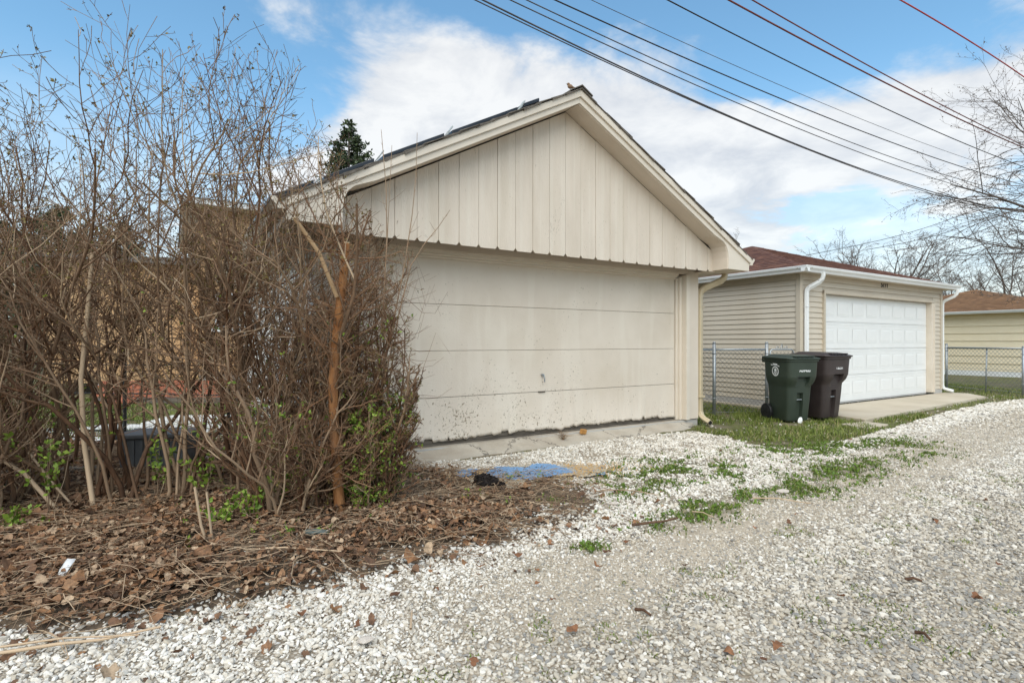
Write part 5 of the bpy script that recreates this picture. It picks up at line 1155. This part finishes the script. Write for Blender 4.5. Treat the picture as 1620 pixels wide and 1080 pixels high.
# ------------------------------------------------------------------ spill, clumps and loose things on the ground
def ground_patch(name, label, polys, material, cell=.010, z0=.02, zr=.010, seed=1, cat='spill'):
    P = [pg(p) for p in polys]; allp = np.array(sum(P, [])); x0, y0 = allp.min(0) - .05; x1, y1 = allp.max(0) + .05; xs, ys = np.arange(x0, x1, cell), np.arange(y0, y1, cell); X, Y = np.meshgrid(xs, ys); x, y = X.ravel(), Y.ravel()
    n = (fbm(x, y, 9, seed) - .5) * .14; m = (fbm(x, y, 22, seed + 3) - .5) * .06; ins = np.zeros(len(x), bool)
    for p in P: ins |= inpoly(x + n + m, y + n - m, p)
    r = np.random.default_rng(seed); ins &= (r.random(len(x)) < .985) & (fbm(x, y, 30, seed + 5) < .82); z = hgt(x, y) + z0 + r.random(len(x)) * zr; nx = len(xs); ny = len(ys); i = (np.arange(ny - 1)[:, None] * nx + np.arange(nx - 1)[None, :]).ravel(); Fc = np.stack([i, i + 1, i + 1 + nx, i + nx], 1); Fc = Fc[ins[Fc].all(1)]; u, inv = np.unique(Fc, return_inverse=True)
    return tag(link(name, npmesh(name, np.stack([x, y, z], 1)[u], inv.reshape(Fc.shape)), material), label, cat, kind='stuff')
def build_spill():
    m_blue = mat('blue_granules', (.17, .31, .52), (.26, .42, .64), 160, .8, .8, 200); m_ch = mat('cream_powder', (.42, .36, .27), (.54, .48, .37), 60, .9, .8, 160)
    ground_patch('tan_spill', 'cream powder spill round the blue granules', [[(735, 764), (760, 757), (800, 762), (840, 766), (850, 776), (800, 780), (745, 782)], [(860, 744), (900, 738), (950, 742), (960, 752), (925, 760), (880, 757)], [(745, 748), (800, 742), (850, 738), (850, 742), (780, 750)]], m_ch, .014, .014, .010, 5)
    ground_patch('blue_spill', 'blue granules spilled on the ground before the cream garage door', [[(718, 757), (730, 748), (756, 748), (748, 757), (728, 765)], [(768, 754), (785, 744), (830, 745), (848, 738), (880, 739), (890, 745), (918, 752), (880, 757), (852, 764), (800, 766), (778, 762)], [(942, 756), (958, 750), (962, 757)]], m_blue, .008, .018, .010, 3)
    r = np.random.default_rng(4); n = 2600; cx, cy = gz(860, 752); u = r.normal(0, .42, n); v = r.normal(0, .15, n); x = cx + u * .97 + v * -.2; y = cy + u * .22 + v; kk = ~inpoly(x, y, pg([(768, 756), (785, 744), (848, 738), (890, 742), (915, 752), (852, 766), (778, 764)])); x, y = x[kk], y[kk]; n = len(x); base = np.array([(1, 0, 0), (-.5, .87, 0), (-.5, -.87, 0), (0, 0, 1.1)]); s = r.uniform(.004, .009, n)
    V = base[None] * s[:, None, None] + np.stack([x, y, hgt(x, y) + .03], 1)[:, None, :]; b = np.arange(n)[:, None] * 4; Fc = np.concatenate([b + np.array([f]) for f in ((0, 1, 3), (1, 2, 3), (2, 0, 3))])
    tag(link('orange_granules', npmesh('orange_granules', V.reshape(-1, 3), Fc), mat('orange_granule', (.40, .22, .07), (.62, .42, .2), 25, .7)), 'orange granules scattered round the blue spill', 'granules', kind='stuff')
    n = 1500; u = r.normal(0, .36, n); v = r.normal(0, .10, n); x = cx - .1 + u * .97; y = cy + u * .2 + v; s = r.uniform(.002, .005, n); V = base[None] * s[:, None, None] + np.stack([x, y, hgt(x, y) + .026], 1)[:, None, :]; b = np.arange(n)[:, None] * 4; Fc = np.concatenate([b + np.array([f]) for f in ((0, 1, 3), (1, 2, 3), (2, 0, 3))])
    tag(link('blue_granules', npmesh('blue_granules', V.reshape(-1, 3), Fc), m_blue), 'stray blue granules flung round the blue spill', 'granules', kind='stuff')
    x, y = gz(768, 779); t = ico_blob('soil_clump', [((-.02, .05, .045), (.085, .06, .05)), ((.05, .03, .04), (.06, .05, .045)), ((-.01, -.05, .03), (.06, .05, .04)), ((.09, -.02, .025), (.05, .04, .03)), ((.13, -.03, .02), (.04, .03, .025))], mat('black_soil', (.008, .006, .005), (.03, .022, .018), 40, .95, 1., 80), None, .007, 3, 4); t.location = (x, y, float(hgt(x, y)) + .02); tag(t, 'black lump of soil beside the blue granules', 'soil clump')
    x, y = gz(712, 775); 
    u = Mu(922, -.14); p = np.array(MP) + u * A2 - .15 * N2; o = MB().box(-.045, .045, -.02, .02, -.03, .03).build('wood_block', m_wood, None, .003); o.location = (p[0], p[1], .125); o.rotation_euler = (.2, .15, YAW + .1); tag(o, 'small orange wood block on the sill of the cream door', 'wood block')
    u = Mu(890, -.2); p = np.array(MP) + u * A2 - .22 * N2; t = thing('dead_weed', 'dead grey weed tuft growing from the crack in the apron', 'weed', (p[0], p[1], .06)); r2 = random.Random(2); polys = [([(0, 0, 0), (r2.gauss(0, .03), r2.gauss(0, .03), .05), (r2.gauss(0, .07), r2.gauss(0, .05), r2.uniform(.05, .15))], [.0012, .001, .0006], r2.random()) for _ in range(80)]; tag(tube_obj('stalks', polys, 3, m_twig, t), kind='stuff')
    x, y = gz(105, 935); me = npmesh('paper', [(-.018, -.06, 0), (.02, -.055, .008), (-.022, -.01, .02), (.024, 0, .022), (-.015, .05, .03), (.022, .055, .02)], [(0, 1, 3, 2), (2, 3, 5, 4)]); o = link('paper_scrap', me, m_print); o.modifiers.new('s', 'SOLIDIFY').thickness = .001; o.location = (x, y, .11); o.rotation_euler = (.5, 0, .1); tag(o, 'torn white paper scrap on the dead leaves', 'paper')
    x, y = gz(497, 868); o = link('grey_stone', stone_mesh(77, 2), mat('green_grey_stone', (.10, .12, .11), (.16, .18, .165), 12, .8, .4, 40)); o.location = (x, y, float(hgt(x, y)) + .05); o.scale = (.13, .09, .07); tag(o, 'flat green grey stone among the dead leaves', 'stone')
    x, y = gz(1266, 672); me = npmesh('bag', [(-.04, 0, 0), (.05, .01, .0), (-.035, .02, .05), (.04, .0, .06), (-.01, .02, .1), (.045, .03, .11)], [(0, 1, 3, 2), (2, 3, 5, 4)]); o = link('plastic_scrap', me, m_print); o.modifiers.new('s', 'SOLIDIFY').thickness = .004; sb = o.modifiers.new('ss', 'SUBSURF'); sb.levels = 2; sb.render_levels = 2; o.location = (x, y, .02); tag(o, 'crumpled white plastic scrap at the foot of the green cart', 'plastic')
    x, y = gz(1160, 785); 
    for lb, px, py, sc in (('rounded pinkish stone among the weeds on the gravel', 1238, 783, .075), ('large flat pale stone on the gravel, lower left', 578, 1024, .075), ('pale square stone at the edge of the dead leaves', 973, 803, .07)):
        x, y = gz(px, py); o = link('loose_stone', stone_mesh(px, 2), mat('loose_stone', (.46, .40, .34), (.56, .50, .44), 8, .85, .3, 40)); o.location = (x, y, .035); o.scale = (sc * 1.2, sc, sc * .6); tag(o, lb, 'stone', 'loose stones')
build_spill()
def build_loose():
    # single leaves on the gravel
    shapes = [leaf_mesh(200 + i, .08) for i in range(8)]; r = random.Random(12)
    spots = [(1150, 1042), (1208, 1057), (945, 905), (850, 930), (875, 960), (1330, 955), (1580, 905), (1545, 960), (690, 937), (625, 948), (565, 998), (750, 1058), (905, 1010), (820, 885), (1248, 836), (1170, 778), (1020, 725), (1090, 790), (1195, 843), (1260, 820), (1140, 718), (1250, 735), (1345, 700), (1410, 690), (1440, 668), (1465, 675), (870, 868), (990, 862), (900, 838), (1085, 905), (760, 905), (1560, 800), (1480, 830), (280, 1040), (475, 980), (1230, 1030), (960, 880), (1040, 800)]
    for i, (px, py) in enumerate(spots):
        x, y = gz(px, py); o = link('dry_leaf', shapes[i % 8], m_dryleaf); s = r.uniform(.38, .8); o.scale = (s, s, s); o.location = (x, y, float(hgt(x, y)) + .028); o.rotation_euler = (r.gauss(0, .25), r.gauss(0, .25), r.uniform(0, 6.28)); tag(o, 'single dry brown leaf lying loose on the pale gravel', 'leaf', 'dry leaves on the gravel')
    # fallen sticks
    def stick(lb, pts, r0, m_=m_twig, tone=.5, z=.03, name='fallen_stick'):
        P = [(*gz(*p), z + .012 * (i % 2)) for i, p in enumerate(pts)]; n = len(P); o = tube_obj(name, [(P, list(np.linspace(r0, r0 * .6, n)), tone)], 6, m_); tag(o, lb, 'stick', 'fallen sticks')
    stick('dark forked stick on the gravel between the weeds', [(1000, 838), (1035, 836), (1050, 832), (1072, 829)], .010, m_bark, .1, .035)
    stick('short pale stick standing out on the near gravel', [(650, 1005), (651, 990), (652, 975)], .006, m_twig, .9)
    stick('long straw coloured stick on the gravel right of the weeds', [(1190, 793), (1230, 796), (1283, 802)], .006, m_twig, .9)
    stick('thin pale stick by the edge of the weeds', [(952, 780), (1000, 783), (1040, 788)], .005, m_twig, .7)
    stick('short straw stick on the gravel near the weeds', [(1095, 815), (1112, 819), (1130, 825)], .005, m_twig, .9)
    stick('dark twig on the near gravel at the right', [(1432, 925), (1445, 926), (1458, 927)], .009, m_bark, 0)
    stick('small dark twig in the wheel track', [(1005, 973), (1018, 978), (1030, 983)], .008, m_bark, 0)
    stick('dark bark strip on the gravel, lower right', [(1448, 1010), (1462, 1016), (1472, 1022)], .008, m_bark, 0)
    stick('fat pale stalk lying along the lower left gravel edge', [(0, 1052), (90, 1042), (160, 1030), (255, 1013)], .008, m_twig, .95, .05)
    stick('thin pale stalk beside the fat one, lower left', [(0, 1044), (100, 1034), (220, 1024)], .005, m_twig, .95, .055)
    stick('grey branch on the dead leaves at the lower left', [(0, 975), (35, 960), (60, 940), (82, 920)], .012, m_twig, .6, .09)
    stick('long pale stalk across the dead leaves', [(385, 896), (450, 896), (540, 899)], .006, m_twig, .95, .10)
    # slanting cut stems at the left
    for lb, px, d, r0 in (('thick tan stem slanting down at the left edge', [(0, 725), (40, 750), (85, 800), (125, 860)], 3.9, .016), ('second tan stem slanting beside the thick one', [(45, 715), (80, 760), (120, 805), (150, 845)], 4.0, .010), ('upright pale stump stem before the hedge', [(308, 770), (318, 830), (330, 908)], 3.3, .009), ('upright pale stem next to the stump stem', [(327, 778), (334, 840), (338, 905)], 3.32, .008), ('tan curved stem rising left of the hedge middle', [(150, 795), (133, 700), (128, 600), (138, 500), (146, 400)], 4.0, .018)):
        P = [at(x, y, d + .03 * i) for i, (x, y) in enumerate(px)]; P = P if P[0][2] > P[-1][2] else P[::-1]; last = P[-1]; P = P[:-1] + [(last[0], last[1], .02)]
        tag(tube_obj('cut_stem', [(P, list(np.linspace(r0 * .8, r0, len(P))), .95)], 8, m_twig), lb, 'stem', 'cut stems before the hedge')
    # straw and twig litter: one mass
    r = np.random.default_rng(33); x = r.uniform(-5, 1.3, 8500); y = r.uniform(2.1, 6.2, 8500); k = (zone_litter(x, y) > .5) & infrust(x, y, .6); x, y = x[k], y[k]; polys = []
    for a, b in zip(x, y):
        ang = r.uniform(0, 6.28); l = r.uniform(.05, .38) * (1 if r.random() < .8 else 1.7); z = float(hgt(a, b)) + r.uniform(.02, .075); c = r.normal(0, .25); P = [(a + math.cos(ang + c * q) * l * q, b + math.sin(ang + c * q) * l * q, z + r.normal(0, .012)) for q in (0, .33, .66, 1)]; R0 = r.uniform(.0011, .0030); polys.append((P, [R0, R0, R0 * .8, R0 * .6], r.random() ** .9))
    o = tube_obj('twig_litter', polys, 3, m_twig); tag(o, 'straw and broken twigs strewn over the dead leaves', 'twig litter', kind='stuff')
build_loose()
tri = sum(len(o.data.polygons) * 2 for o in scene.objects if o.type == 'MESH'); print('tris ~', tri, 'objects', len(scene.objects))
